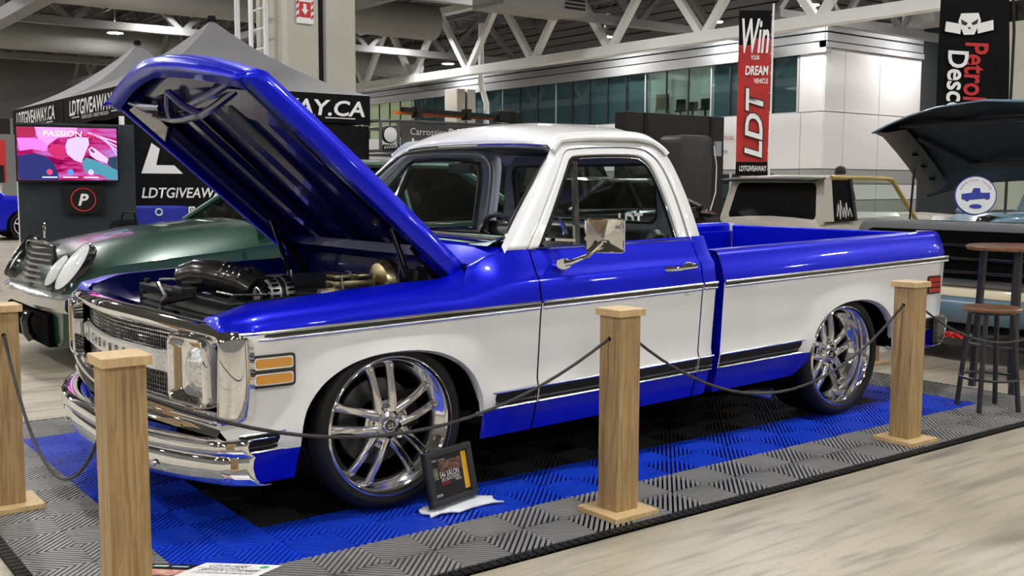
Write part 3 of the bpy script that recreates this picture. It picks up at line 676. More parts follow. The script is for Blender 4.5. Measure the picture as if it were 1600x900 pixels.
# roof skin
def roofpt(u, v):
    """u 0..1 front to rear, v -1..1 across"""
    wd = interp([(0, .66), (.08, .685), (.3, .70), (.8, .70), (.93, .685), (1, .655)], u)
    xf = 1.475+.055*abs(v)**2.2; xr = 2.335-.075*abs(v)**2.5
    x = lerp(xf, xr, u)
    crown = .088*(1-abs(v)**2.4)
    edge = interp([(0, 1.482), (.03, 1.505), (.1, 1.527), (.3, 1.540), (.7, 1.545), (.88, 1.53), (.95, 1.50), (1, 1.43)], u)
    fade = interp([(0, .28), (.05, .5), (.15, .82), (.35, 1), (.75, 1), (.9, .8), (1, .25)], u)
    return (x, YC-v*wd, edge-.018*abs(v)**6+crown*fade*.82)
us = [0, .015, .03, .05, .08, .12, .18, .27, .4, .55, .7, .8, .86, .9, .93, .96, .98, 1]; vs_ = [-1, -.985, -.95, -.88, -.75, -.55, -.3, 0, .3, .55, .75, .88, .95, .985, 1]
rf = tb(MB().grid([[roofpt(u, v) for v in vs_] for u in us]), 'roof', WHITE, smooth=60, solid=.02)
for s in (1, -1):
    gut = [gh(x, z, s, -.010) for x, z in curve(O_CAB) if z > 1.44]
    MB().sweep(gut, [(-.006, -.012), (.012, -.012), (.014, .0), (.006, .012), (-.008, .012)]).build('drip_rail', WHITE, rf, smooth=40)
    MB().grid([[(p[0], p[1], p[2]) for p in gut], [(p[0], p[1]+s*.03, p[2]+.03) for p in gut]]).build('roof_side', WHITE, rf, smooth=60)
# windshield ----------------------------------------------------------------
def wsb(v): return (1.02+.11*abs(v)**2.6, YC-v*.835, 1.062-.022*abs(v)**3)       # bottom edge
def wst(v): return (1.475+.075*abs(v)**2.6, YC-v*.675, 1.487-.02*abs(v)**3)      # top edge
def ws(u, v, o=0):
    a, b = Vector(wsb(v)), Vector(wst(v)); p = a.lerp(b, u); p.x -= .03*4*u*(1-u)*.5; return p+Vector((-.69, 0, .72))*o
vv = frange(-1, 1, 24)
tb(MB().grid([[ws(u, v, .0) for v in vv] for u in frange(0, 1, 8)]), 'windshield', GLASS, smooth=70)
def ring(k): 
    out = []
    for v in frange(-1+.06, 1-.06, 24): out.append(ws(.0+k, v*(1-k*.35), .006))
    for u in frange(.06, .94, 12): out.append(ws(u, 1-k*.35, .006))
    for v in frange(1-.06, -1+.06, 24): out.append(ws(1-k, v*(1-k*.35), .006))
    for u in frange(.94, .06, 12): out.append(ws(u, -1+k*.35, .006))
    return out
tb(MB().grid([ring(-.01), ring(.02), ring(.045)], closev=True), 'windshield_gasket', BLACKM, solid=.01)
tb(MB().tube(ring(.004), .006, 6, closed=True), 'windshield_trim', CHROME)
for s in (1, -1):       # A-pillar skin between glass and door frame
    tb(MB().grid([[ws(u, s*1.0, .003) for u in frange(-.03, 1, 10)], [Vector(gh(lerp(1.115, 1.53, u), lerp(1.015, 1.478, u), s, -.001)) for u in frange(-.03, 1, 10)]]), 'a_pillar', WHITE, smooth=60)
tb(MB().grid([[ws(1., v, .004) for v in vv], [Vector(roofpt(0, v)) for v in vv]]), 'windshield_header', WHITE, smooth=60)
# cab rear wall with window ---------------------------------------------------
def rear(y, z): return (2.325-.055*max(0, (z-1.03)/.45)+.012*math.cos((y-YC)*1.6), y, z)
outer = [(YC+a*(1-.22*max(0, (b-1.0)/.46)), b) for a, b in rrect(-.80, .80, .5, 1.46, .10)]; inner = [(YC+a, b) for a, b in rrect(-.61, .61, 1.09, 1.41, .07)]
tb(MB().grid([[rear(*p) for p in outer], [rear(*p) for p in inner]], closev=True), 'cab_back_panel', [mat('cab_grey_trim', (.22, .24, .245), .6)], smooth=0, solid=.03)
tb(MB().grid([[rear(*p) for p in inner], [rear(YC+(p[0]-YC)*.96, 1.25+(p[1]-1.25)*.9) for p in inner]], closev=True), 'rear_window_seal', BLACKM, smooth=0, solid=.02)
tb(MB().add([rear(*p) for p in inner], [tuple(range(len(inner)))]), 'rear_window', GLASS, smooth=0)
for s in (1, -1): tb(MB().grid([[pt(x, wd, z, s) for x in frange(1.27, 2.23, 4)] for wd, z in ((.80, .36), (.835, .6), (.835, .95), (.845, 1.012), (.86, 1.02))]), 'door_trim', BLACKM, smooth=60)
# cab interior -----------------------------------------------------------------
tb(MB().box(1.25, 2.32, YC-.82, YC+.82, .30, .36), 'cab_floor', BLACKM, smooth=0)
seat = tb(MB().grid([[(x, YC-v*.72, z-.03*abs(v)**6) for v in frange(-1, 1, 20)] for x, z in ((1.68, .55), (1.66, .62), (1.70, .67), (1.95, .66), (2.06, .70), (2.12, .95), (2.155, 1.05), (2.20, 1.082), (2.25, 1.07), (2.27, .95), (2.27, .5))]), 'bench_seat', mat('black_leather', (.015, .015, .016), .35, bump=(14, .2)), smooth=60)
for v in (-.72, .72): MB().lathe([(0, .02), (.06, .02), (.085, 0), (.09, -.04)], (2.17, YC-v, .99), (0, -v, 0), 20).build('seat_bolster', MATS['black_leather'], seat)
dash = tb(MB().grid([[(x, YC-v*.80, z) for v in frange(-1, 1, 12)] for x, z in ((1.07, 1.03), (1.10, 1.045), (1.28, 1.062), (1.36, 1.03), (1.37, .98), (1.34, .78))]), 'dashboard', mat('mint_dash', (.46, .60, .55), .45), smooth=60)
MB().grid([[(x, YC-v*.80, z) for v in frange(-1, 1, 12)] for x, z in ((1.30, 1.068), (1.35, 1.062), (1.385, 1.02), (1.36, .80))]).build('dash_pad', mat('dash_grey', (.06, .065, .065), .6), dash, smooth=60)
MB().box(1.11, 1.20, YC-.14, YC+.02, 1.052, 1.060).build('dash_speaker', BLACKM, dash, 0)
swc = Vector((1.50, YC-.40, 1.0)); ax = Vector((.86, 0, .50)).normalized(); su = Vector((0, 1, 0)); sv = ax.cross(su)
sw = tb(MB().tube([swc+(su*math.cos(a)+sv*math.sin(a))*.175 for a in frange(0, 2*PI, 36)[:-1]], .014, 8, closed=True), 'steering_wheel', mat('black_wheel_rim', (.02, .02, .022), .3, bump=(40, .5)))
for a in (.5, PI-.5, 1.5*PI): MB().bar(swc, swc+(su*math.cos(a)+sv*math.sin(a))*.17, .03, .006).build('steering_spoke', CHROME, sw, 0)
MB().tube([swc-ax*.02, swc-ax*.35], .028, 10).build('steering_column', BLACK, sw)
tb(MB().box(1.17, 1.185, YC-.1, YC+.1, 1.34, 1.39).box(1.18, 1.30, YC-.01, YC+.01, 1.385, 1.40), 'rear_view_mirror', BLACKM, smooth=0, bevel=.004).location = OFF+Vector((.30, 0, .01))
tb(MB().grid([[(1.55, YC-.64, 1.48), (1.55, YC+.64, 1.48)], [(1.9, YC-.66, 1.52), (1.9, YC+.66, 1.52)], [(2.28, YC-.64, 1.46), (2.28, YC+.64, 1.46)]]), 'headliner', BLACKM)

# cowl, firewall, bay -----------------------------------------------------------
def cowl(u, v):
    a = abs(v); z0 = .972-.012*a*a; z1 = 1.05-.03*a**3
    x = lerp(.945, 1.02+.11*a**2.6, u); z = lerp(z0, z1, u)
    return (x, YC-v*.835, z)
cv = frange(-1, 1, 24)
cw = tb(MB().grid([[cowl(u, v) for v in cv] for u in (0, .1, .4, .7, 1)]), 'cowl', BLUE, smooth=60)
MB().grid([[(.945, YC-v*.835, .972-.012*v*v) for v in cv], [(.935, YC-v*.83, .94) for v in cv], [(.97, YC-v*.82, .60) for v in cv], [(1.05, YC-v*.80, .40) for v in cv]]).build('firewall', BLUE_SHADED, cw, smooth=40)
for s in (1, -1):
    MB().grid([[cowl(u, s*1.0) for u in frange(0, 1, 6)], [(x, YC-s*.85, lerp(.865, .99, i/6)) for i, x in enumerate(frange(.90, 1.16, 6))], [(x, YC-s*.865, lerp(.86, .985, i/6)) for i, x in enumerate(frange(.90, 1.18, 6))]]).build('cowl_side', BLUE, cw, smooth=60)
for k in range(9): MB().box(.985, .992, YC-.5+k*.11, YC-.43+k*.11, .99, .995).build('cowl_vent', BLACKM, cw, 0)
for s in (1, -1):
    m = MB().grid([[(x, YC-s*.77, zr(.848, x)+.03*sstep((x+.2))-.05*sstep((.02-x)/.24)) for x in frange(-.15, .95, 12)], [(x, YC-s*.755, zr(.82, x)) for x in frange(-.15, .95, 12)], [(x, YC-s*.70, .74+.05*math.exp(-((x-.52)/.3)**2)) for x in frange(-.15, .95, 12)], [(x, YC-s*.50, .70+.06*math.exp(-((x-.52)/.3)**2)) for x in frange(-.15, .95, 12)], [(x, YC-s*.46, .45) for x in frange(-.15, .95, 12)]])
    tb(m, 'inner_fender', BLUE_SHADED, smooth=60)
tb(MB().box(-.1, 4.3, YC-.42, YC-.34, .22, .33).box(-.1, 4.3, YC+.34, YC+.42, .22, .33), 'chassis_rail', BLACKM, smooth=0)
tb(MB().box(-.05, 1.0, YC-.6, YC+.6, .20, .23), 'engine_bay_floor', DARK, smooth=0)
BAYK = mat('bay_black_plastic', (.014, .015, .016), .32, coat=.3)
CASTM = mat('cast_aluminium', (.55, .55, .54), .38, metal=.9, noise=(40, .25)); ZINC = mat('yellow_zinc', (.62, .53, .30), .25, metal=1., noise=(20, .3))
# radiator support and radiator
rs = tb(MB().box(.0, .07, YC-.56, YC+.52, .795, .83).box(.0, .06, YC-.56, YC-.50, .42, .80).box(.0, .06, YC+.46, YC+.52, .42, .80), 'radiator_support', BAYK, smooth=0, bevel=.006)
MB().box(.012, .05, YC-.50, YC+.46, .42, .795).build('radiator_core', mat('radiator_black', (.03, .03, .03), .5), rs, 0)
for k in range(11): MB().box(-.012, .012, YC-.47, YC+.43, .50+k*.027, .512+k*.027).build('radiator_fin', mat('fin_alu', (.34, .34, .33), .4, metal=.8), rs, 0)
MB().prism([(.07, .83), (.34, .845), (.34, .80), (.10, .70)], lambda a, b, d: (a, d, b), YC-.56, YC-.54).build('support_brace', BAYK, rs, 0)
MB().tube([(.02, YC+.3, .84), (-.02, YC+.1, .80), (-.08, YC-.05, .78), (-.10, YC-.12, .80), (.0, YC-.2, .83)], .013, 8).build('latch_rod', BLACK, rs)
MB().box(-.02, .05, YC-.1, YC+.02, .82, .855).build('latch_plate', BAYK, rs, 0, .006)
MB().tube([(.06, YC-.30, .85), (.06, YC-.47, .85), (.16, YC-.52, .85), (.30, YC-.52, .845)], .006, 6).build('hard_line', ALU, rs)
MB().tube([(.06, YC+.40, .85), (.04, YC+.30, .86), (.10, YC+.2, .862)], .006, 6).build('hard_line', ALU, rs)
for y in (-.53, .49): MB().lathe([(0, .02), (.014, .018), (.016, 0)], (.03, YC+y, .83), (0, 0, 1), 12).build('rubber_stop', BLACKM, rs)
# fan shroud, intake pipe, engine
eng = tb(MB().box(.24, .86, YC-.24, YC+.24, .40, .78), 'engine_block', BAYK, smooth=0, bevel=.03)
MB().box(.30, .84, YC-.17, YC+.17, .78, .87).build('intake_manifold', BAYK, eng, 0, .03)
for s in (1, -1): MB().box(.34, .82, YC-s*.25-.06, YC-s*.25+.06, .76, .83).build('valve_cover', BAYK, eng, 0, .02)
MB().grid([[(.09+.02*k, YC+math.cos(a)*(.34-.05*k), .62+math.sin(a)*(.26-.03*k)) for a in frange(0, 2*PI, 28)] for k in range(3)]).build('fan_shroud', BAYK, eng, smooth=60)
MB().prism([(.10, .76), (.13, .90), (.30, .93), (.42, .85), (.40, .78)], lambda a, b, d: (a, d, b), YC-.12, YC-.08).build('engine_cover', BAYK, eng, 0, .01)
MB().tube([(.05, YC+.06, .885), (.09, YC-.02, .905), (.13, YC-.10, .90), (.20, YC-.19, .875), (.24, YC-.24, .84)], [.055, .066, .068, .062, .055], 18).build('intake_pipe', mat('black_hose', (.016, .016, .017), .22, coat=.4), eng)
for t in (0, 1, 2, 3): MB().lathe([(.068, 0), (.072, .006), (.068, .012)], (.16+t*.018, YC-.13-t*.02, .892-t*.006), (.6, -.75, -.2), 18).build('hose_rib', MATS['black_hose'], eng)
MB().lathe([(.058, 0), (.062, .004), (.062, .02), (.058, .024)], (.04, YC+.08, .88), (.75, -.6, .1), 18).build('hose_clamp', ALU, eng)
al = MB()
al.lathe([(.0, 0), (.03, 0), (.055, .01), (.066, .03), (.068, .05)], (.18, YC-.48, .845), (1, .1, 0), 24).lathe([(.068, .07), (.066, .10), (.05, .12), (0, .122)], (.18, YC-.48, .845), (1, .1, 0), 24)
al = al.build('alternator', CASTM, eng); MB().lathe([(.062, .05), (.062, .07)], (.18, YC-.48, .845), (1, .1, 0), 24).build('stator', BLACKM, al)
for k in range(18):
    a = k*PI/9
    for x0 in (.197, .267): MB().bar((x0, YC-.48+.0675*math.cos(a), .845+.0675*math.sin(a)), (x0+.026, YC-.478+.0675*math.cos(a), .845+.0675*math.sin(a)), .010, .008).build('vent_slot', DARK, al, 0)
for k in range(12):
    a = k*PI/6; MB().bar((.178, YC-.48+.03*math.cos(a), .845+.03*math.sin(a)), (.182, YC-.48+.058*math.cos(a), .845+.058*math.sin(a)), .012, .010, up=(1, 0, 0)).build('vent_fin', DARK, al, 0)
MB().lathe([(.03, -.03), (.035, -.028), (.035, -.005), (.02, 0)], (.18, YC-.48, .845), (1, .1, 0), 16).build('pulley', ALU, al)
MB().tube([(.33, YC-.36, .80), (.33, YC-.40, .93), (.34, YC-.40, .935), (.36, YC-.40, .80)], .006, 6).build('dipstick', ALU, eng)
# brake booster and master cylinder
bb = MB().lathe([(0, -.055), (.05, -.05), (.085, -.035), (.10, -.01), (.102, .01), (.092, .035), (.05, .05), (0, .052)], (.74, YC-.50, .87), (1, 0, .05), 28); bb = tb(bb, 'brake_booster', ZINC)
MB().lathe([(.106, -.006), (.106, .006)], (.74, YC-.50, .87), (1, 0, .05), 28).build('booster_band', ZINC, bb)
MB().box(.47, .66, YC-.545, YC-.455, .84, .89).build('master_cylinder', ZINC, bb, bevel=.012)
for x in (.475, .58): MB().box(x, x+.075, YC-.545, YC-.455, .892, .915).build('reservoir_lid', ZINC, bb, bevel=.008)
MB().tube([(.50, YC-.55, .915), (.50, YC-.56, .86), (.54, YC-.56, .835), (.60, YC-.56, .835)], .004, 6).build('brake_line', ALU, bb)
MB().tube([(.55, YC-.55, .92), (.56, YC-.5, .925), (.57, YC-.45, .92)], .004, 6).build('lid_bail', ALU, bb)
MB().lathe([(.0, -.01), (.022, -.01), (.024, .06), (0, .06)], (.43, YC-.5, .835), (1, 0, 0), 14).build('valve_body', CASTM, bb)
# wiring and fuse box at the cowl
tb(MB().box(.80, .86, YC-.66, YC-.60, .88, .93), 'fuse_box', BAYK, smooth=0, bevel=.006)
tb(MB().tube([(.80, YC-.66, .94), (.86, YC-.67, .945), (.92, YC-.70, .92), (.95, YC-.72, .89)], .006, 6), 'wiring_loom', ALU)
tb(MB().tube([(.72, YC-.62, .86), (.80, YC-.55, .98)], .005, 6), 'bay_strut', ALU)
# hood ------------------------------------------------------------------------
TH = math.radians(40.5); HX, HZ = .965, .945
def hd3(u, v, n):    # u forward from hinge, v across (near = +), n outward
    return (HX-u*math.cos(TH)+n*math.sin(TH), YC-v, HZ+u*math.sin(TH)+n*math.cos(TH))
HW = .79
def hlen(v): return 1.245+.125*(1-abs(v/HW)**1.5)
def hskin(t, v):
    u = t*hlen(v); a = abs(v)/HW
    n = .055*(1-a**2.2)*(.55+.45*t)+.012*math.sin(PI*t)
    n += .018*math.exp(-((a-.55)/.09)**2)*0
    n -= .085*max(0, (t-.93)/.07)**2
    return hd3(u, v, n)
hv = [HW*k for k in (-1, -.97, -.9, -.78, -.6, -.4, -.2, 0, .2, .4, .6, .78, .9, .97, 1)]; ht = [0, .05, .2, .4, .6, .75, .85, .91, .94, .96, .98, 1]
hood = tb(MB().grid([[hskin(t, v) for v in hv] for t in ht]), 'hood', [BLUE, BLUE_SHADED], smooth=60, solid=.012)
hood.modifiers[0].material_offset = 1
for s in (1, -1):        # side flange and front return
    MB().grid([[hskin(t, s*HW) for t in ht], [hd3(t*hlen(HW), s*(HW+.008), -.035-.085*max(0, (t-.93)/.07)**2) for t in ht], [hd3(t*hlen(HW), s*(HW+.002), -.078-.03*max(0, (t-.93)/.07)**2) for t in ht], [hd3(t*hlen(HW)*.99, s*(HW-.05), -.080-.02*max(0, (t-.93)/.07)**2) for t in ht]]).build('side_flange', BLUE, hood, smooth=45, solid=.006)
MB().grid([[hskin(1, v) for v in hv], [hd3(hlen(v)-.012, v, -.10+.03*(1-(v/HW)**2)) for v in hv], [hd3(hlen(v)-.07, v*.97, -.095+.02*(1-(v/HW)**2)) for v in hv]]).build('front_return', BLUE, hood, smooth=45, solid=.006)
# under-hood frame: border, ribs, latch bracing
INB = BLUE_SHADED
fr_o = [(.03, HW-.05), (1.17, HW-.05), (1.24, .42), (1.27, 0), (1.24, -.42), (1.17, -HW+.05), (.03, -HW+.05)]
fr_i = [(.14, HW-.17), (1.02, HW-.17), (1.05, .40), (1.06, 0), (1.05, -.40), (1.02, -HW+.17), (.14, -HW+.17)]
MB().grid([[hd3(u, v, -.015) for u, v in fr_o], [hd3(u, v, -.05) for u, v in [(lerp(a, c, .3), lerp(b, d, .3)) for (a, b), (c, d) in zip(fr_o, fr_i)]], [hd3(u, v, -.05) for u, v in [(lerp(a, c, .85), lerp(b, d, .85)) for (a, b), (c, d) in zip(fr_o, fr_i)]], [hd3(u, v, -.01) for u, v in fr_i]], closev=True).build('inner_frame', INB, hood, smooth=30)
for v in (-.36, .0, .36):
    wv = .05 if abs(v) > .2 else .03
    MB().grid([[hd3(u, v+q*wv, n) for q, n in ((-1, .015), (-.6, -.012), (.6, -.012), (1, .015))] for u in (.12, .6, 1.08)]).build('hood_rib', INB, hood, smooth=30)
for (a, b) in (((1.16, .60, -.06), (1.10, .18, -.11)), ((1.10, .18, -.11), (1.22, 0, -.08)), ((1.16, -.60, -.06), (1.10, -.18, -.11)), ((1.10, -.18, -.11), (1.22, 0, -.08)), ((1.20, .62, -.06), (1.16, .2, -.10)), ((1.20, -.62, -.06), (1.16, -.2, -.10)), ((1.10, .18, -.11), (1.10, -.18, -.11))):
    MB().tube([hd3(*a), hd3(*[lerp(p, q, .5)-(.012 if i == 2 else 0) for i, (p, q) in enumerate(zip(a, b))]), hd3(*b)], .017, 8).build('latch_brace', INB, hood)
MB().box(-.05, .05, -.03, .03, -.04, .04).build('latch_block', BLACK, hood, 0, .008, loc=hd3(1.13, -.25, -.08))
MB().prism([(.93, -.70), (1.16, -.70), (1.20, -.42), (1.02, -.46)], lambda a, b, d: hd3(a, b, d), -.075, -.03).build('corner_gusset', BLACK, hood, 0, .006)
MB().prism([(.93, .70), (1.16, .70), (1.20, .42), (1.02, .46)], lambda a, b, d: hd3(a, b, d), -.075, -.03).build('corner_gusset', BLUE_SHADED, hood, 0, .006)
for s in (1, -1):
    hg = MB().sweep([hd3(.16, s*.70, -.05), hd3(.03, s*.71, -.055), (HX+.015, YC-s*.715, HZ-.06), (HX+.01, YC-s*.72, HZ-.13)], [(-.012, -.03), (.012, -.03), (.012, .03), (-.012, .03)]); tb(hg, 'hood_hinge', BLUE, smooth=30)
    hg = MB().sweep([hd3(.20, s*.665, -.05), hd3(.0, s*.675, -.09), (HX-.02, YC-s*.68, HZ-.16)], [(-.008, -.02), (.008, -.02), (.008, .02), (-.008, .02)]); tb(hg, 'hinge_link', BLACK, smooth=30)
    tb(MB().tube([hd3(.30, s*.60, -.04), (HX-.12, YC-s*.62, HZ-.20)], .012, 10), 'hood_strut', BLACK)
# grille ------------------------------------------------------------------------
def gx(wd): return -.305+.13*(abs(wd)/.93)**1.5                # plan shape of the front face
def gz_t(wd): return .752+.028*(1-(abs(wd)/.93)**2)
def gz_b(wd): return .455
loop = [(wd, gz_t(wd)) for wd in frange(-.90, .90, 24)]
def bow(n, wd0, z0, wd1, z1): return [(wd0+(wd1-wd0)*math.sin(t), z1+(z0-z1)*math.cos(t)) for t in frange(0, PI/2, n)]
near_c = [(.915+.03*math.sin(t), gz_t(.9)-.035+.035*math.cos(t)) for t in frange(.2, PI/2, 4)]
loop += near_c+[(.945, .60), (.935, .50)]+[(.935-.03*(1-math.cos(t)), .485-.035*math.sin(t)) for t in frange(0, PI/2, 4)]
loop += [(wd, .45) for wd in frange(.88, -.88, 22)]
loop += [(-a, b) for a, b in reversed([(.935-.03*(1-math.cos(t)), .485-.035*math.sin(t)) for t in frange(0, PI/2, 4)])]+[(-.935, .50), (-.945, .60)]+[(-a, b) for a, b in reversed(near_c)]
def gpt(wd, z, d=0): return Vector((gx(wd)+d, YC-wd, z))
cen = Vector((0, YC, .6))
rows = []
for wd, z in loop:
    c0 = Vector((0, wd, z)); dirn = Vector((wd*.55, z-.605)); 
    ex, ez = (1 if wd > .9 else -1 if wd < -.9 else 0), (1 if z > .70 else -1 if z < .5 else 0)
    if z > .70 and abs(wd) > .9 or z < .5 and abs(wd) > .9: ex, ez = ex*.7, ez*.7
    R = []
    for off, d in ((.028, .10), (.032, .03), (.024, .0), (.006, -.022), (-.012, -.02), (-.026, .0), (-.034, .03), (-.034, .07)):
        R.append(gpt(wd+ex*off*.7, z+ez*off, d))
    rows.append(R)
gr = tb(MB().grid(rows, closeu=True), 'grille_surround', CHROME, smooth=50, solid=.004)
# backing and mesh
tb(MB().grid([[gpt(wd, z, .075) for wd in frange(-.90, .90, 20)] for z in (.455, .765)]), 'grille_backing', DARK)
for z0, z1 in ((.475, .568), (.662, .742)):
    gb = MB()
    for z in frange(z0, z1, 5): gb.tube([gpt(wd, z, .035) for wd in frange(-.62, .62, 10)], .0028, 6)
    gb = tb(gb, 'grille_bars', CHROME); gv = MB()
    for k in range(63):
        wd = -.62+k*.02; gv.bar(gpt(wd, z0, .037), gpt(wd, z1, .037), .003, .004, up=(1, 0, 0))
    tag(gv.build('grille_mesh', mat('grille_silver', (.5, .5, .5), .3, metal=1.), gb, 0), kind='stuff')
for z in (.470, .572, .657, .747): tb(MB().tube([gpt(wd, z, .028) for wd in frange(-.64, .64, 14)], .006, 8), 'grille_moulding', CHROME)
bar = tb(MB().grid([[gpt(wd, z, d) for wd in frange(-.62, .62, 14)] for z, d in ((.578, .03), (.580, .012), (.650, .012), (.652, .03))]), 'grille_bar', mat('satin_silver', (.78, .78, .76), .3, metal=.6), smooth=30)
for s in (1, -1):
    MB().prism([(-.075, -.032), (.075, -.032), (.075, .032), (-.075, .032)], lambda a, b, d: gpt(s*.535+a, .615+b, .012-d), .001, .008).build('parking_lamp', mat('fluted_lens', (.75, .75, .74), .2, coat=1., bump=(90, .8), noise=(60, .4)), bar, smooth=0, bevel=.003)
for ch, k in zip('CHEVROLET', range(9)):
    wd = (k-4)*.085; wd0 = wd+.001
    tng = (gpt(wd+.01, .6)-gpt(wd-.01, .6)).normalized()
    text(ch, .05, gpt(wd0 if k != 4 else .012, .615, .011), tng, (0, 0, 1), TXTK, bar, fit=(.034 if ch != 'L' else .028, .038), bold=.05)
# headlamps
for s in (1, -1):
    c = .762; n_ = (gpt(c+.02, .6)-gpt(c-.02, .6)).normalized(); y_ = Vector((0, 0, 1)); out = n_.cross(y_).normalized()
    if out.x > 0: out = -out
    B = lambda a, b, d: gpt(s*c, .618, -.022)+Vector(((n_.x)*a, -s*0+0, 0))+Vector((0, -s*a*abs(n_.y), 0))+Vector((0, 0, b))+Vector((-d, -s*.0, 0))
    rows = [[B(a, b, d) for a, b in rrect(-.125+q, .125-q, -.128+q, .128-q, .03)] for q, d in ((0, -.03), (0, .012), (.006, .02), (.014, .018), (.02, .0), (.03, -.02))]
    hb = tb(MB().grid(rows, closev=True), 'headlamp_bezel', CHROME, smooth=30)
    MB().grid([[B(a, b, -.02) for a, b in rrect(-.097, .097, -.10, .10, .02, 5)], [B(.088*math.cos(t)-.0, .088*math.sin(t), -.03) for t in [math.atan2(b, a) for a, b in rrect(-.097, .097, -.10, .10, .02, 5)]]], closev=True).build('bezel_dish', CHROME, hb, smooth=30)
    MB().grid([[B(.088*r_*math.cos(t), .088*r_*math.sin(t), -.028+.028*(1-r_*r_)) for t in frange(0, 2*PI, 28)] for r_ in (1, .85, .6, .3, .02)]).build('headlamp_lens', mat('headlamp_glass', (.85, .87, .87), .06, metal=.85, coat=1., bump=(55, .9)), hb, smooth=60)
    for a in (-.108, .108):
        for b in (-.112, .112): MB().lathe([(0, .003), (.005, .002), (.006, 0)], B(a, b, .018), (-1, 0, 0), 8).build('bezel_screw', CHROME, hb)
# front bumper ---------------------------------------------------------------------
def bx_(wd): return -.415+.26*(abs(wd)/.965)**2.6+ (.06*max(0, (abs(wd)-.90)/.065)**1.5)
prof = [(.10, .402), (.018, .402), (.0, .393), (-.006, .375), (-.002, .355), (.012, .342), (.022, .335), (.016, .325), (.012, .295), (.020, .26), (.035, .235), (.055, .225), (.08, .224)]
wds = [-.965, -.955, -.93, -.90]+frange(-.86, .86, 28)+[.90, .93, .955, .965]
bump = tb(MB().grid([[(bx_(wd)+d, YC-wd*(1-.0*d), z-.02-.012*(1-(wd/.965)**2)*0) for d, z in prof] for wd in wds]), 'front_bumper', CHROME, smooth=40, solid=.005)
for wd in (-.62, -.30, .30, .62): MB().lathe([(0, .012), (.01, .010), (.014, 0)], (bx_(wd)+.012, YC-wd, .262), (-1, 0, 0), 14).build('bumper_bolt', CHROME, bump)
tb(MB().grid([[(gx(wd)+d, YC-wd, z) for wd in frange(-.92, .92, 16)] for z, d in ((.45, .04), (.425, -.005), (.395, -.02), (.37, .02))]), 'front_filler', CHROME, smooth=60)
tb(MB().grid([[(-.16+.02*abs(wd), YC-wd, z) for wd in frange(-.86, .86, 8)] for z in (.40, .20)]), 'front_valance', DARK)
# bed -------------------------------------------------------------------------------
for s in (1, -1):
    tb(MB().grid([[pt(x, wd, zr(z, x), s) for x in frange(2.402, 4.43, 6)] for wd, z in ((.88, .915), (.80, .912), (.785, .895), (.785, .86), (.76, .85), (.76, .52))]), 'bed_inner_side', BLUE, smooth=40)
    # front face of the bed side closing the gap
    tb(MB().add([pt(2.402, wd, zr(z, 2.4), s) for z, wd in [(.195, .895), (.395, .945), (.757, .965), (.85, .94), (.915, .88)]]+[pt(2.402, wd, zr(z, 2.4), s) for z, wd in ((.912, .76), (.195, .76))], [tuple(range(7))]), 'bed_front_post', BLUE)
    tb(MB().add([pt(4.435, wd-.03, zr(z, 4.43), s) for z, wd in [(.195, .895), (.395, .945), (.757, .965), (.85, .94), (.915, .88)]]+[pt(4.43, wd, zr(z, 4.43), s) for z, wd in ((.912, .74), (.195, .74))], [tuple(range(7))]), 'bed_rear_post', WHITE)
tb(MB().box(2.41, 2.435, YC-.76, YC+.76, .52, .965), 'bed_bulkhead', BLUE, smooth=0, bevel=.008)
tg = tb(MB().box(4.40, 4.435, YC-.735, YC+.735, .50, 1.005), 'tailgate', BLUE, smooth=0, bevel=.01)
bf = tb(MB().box(2.43, 4.40, YC-.76, YC+.76, .52, .55), 'bed_floor', BLACKM, smooth=0)
for k in range(8): MB().box(2.44, 4.40, YC-.74+k*.187, YC-.74+k*.187+.17, .55, .562).build('bed_plank', mat('bed_wood', (.12, .06, .03), .35, coat=.5, noise=(3, .4), stretch=(1, 12, 1)), bf, 0)
# rear bumper
def rbx(wd): return 4.53-.10*(abs(wd)/.96)**3
rb = tb(MB().grid([[(rbx(wd)+d, YC-wd, z) for d, z in ((-.05, .50), (.0, .50), (.02, .47), (.012, .42), (-.01, .36), (-.05, .33), (-.12, .32))] for wd in [-.96, -.94]+frange(-.88, .88, 16)+[.94, .96]]), 'rear_bumper', CHROME, smooth=40, solid=.005)
for s in (1, -1): MB().grid([[pt(x, .96-.01*(x-4.36), z, s) for x in frange(4.30, 4.43, 4)] for z in (.50, .44, .34)]).build('bumper_end', BLACK, rb, smooth=40)
# exhaust and underbody
tb(MB().tube([(1.2, YC-.30, .20), (2.4, YC-.30, .20), (2.72, YC-.55, .195), (2.88, YC-.90, .185)], .034, 14), 'exhaust_pipe', mat('exhaust_steel', (.55, .53, .5), .25, metal=1.))
tb(MB().box(1.0, 3.1, YC-.80, YC+.80, .20, .26), 'underbody', DARK, smooth=0)
tb(MB().tube([(RWX, YC-.7, .33), (RWX, YC+.7, .33)], .05, 12).lathe([(0, -.16), (.13, -.10), (.15, 0), (.13, .10), (0, .16)], (RWX, YC, .33), (0, 1, 0), 20), 'rear_axle', BLACKM)
tb(MB().tube([(FWX, YC-.72, .30), (FWX, YC+.72, .30)], .035, 10), 'front_axle', BLACKM)
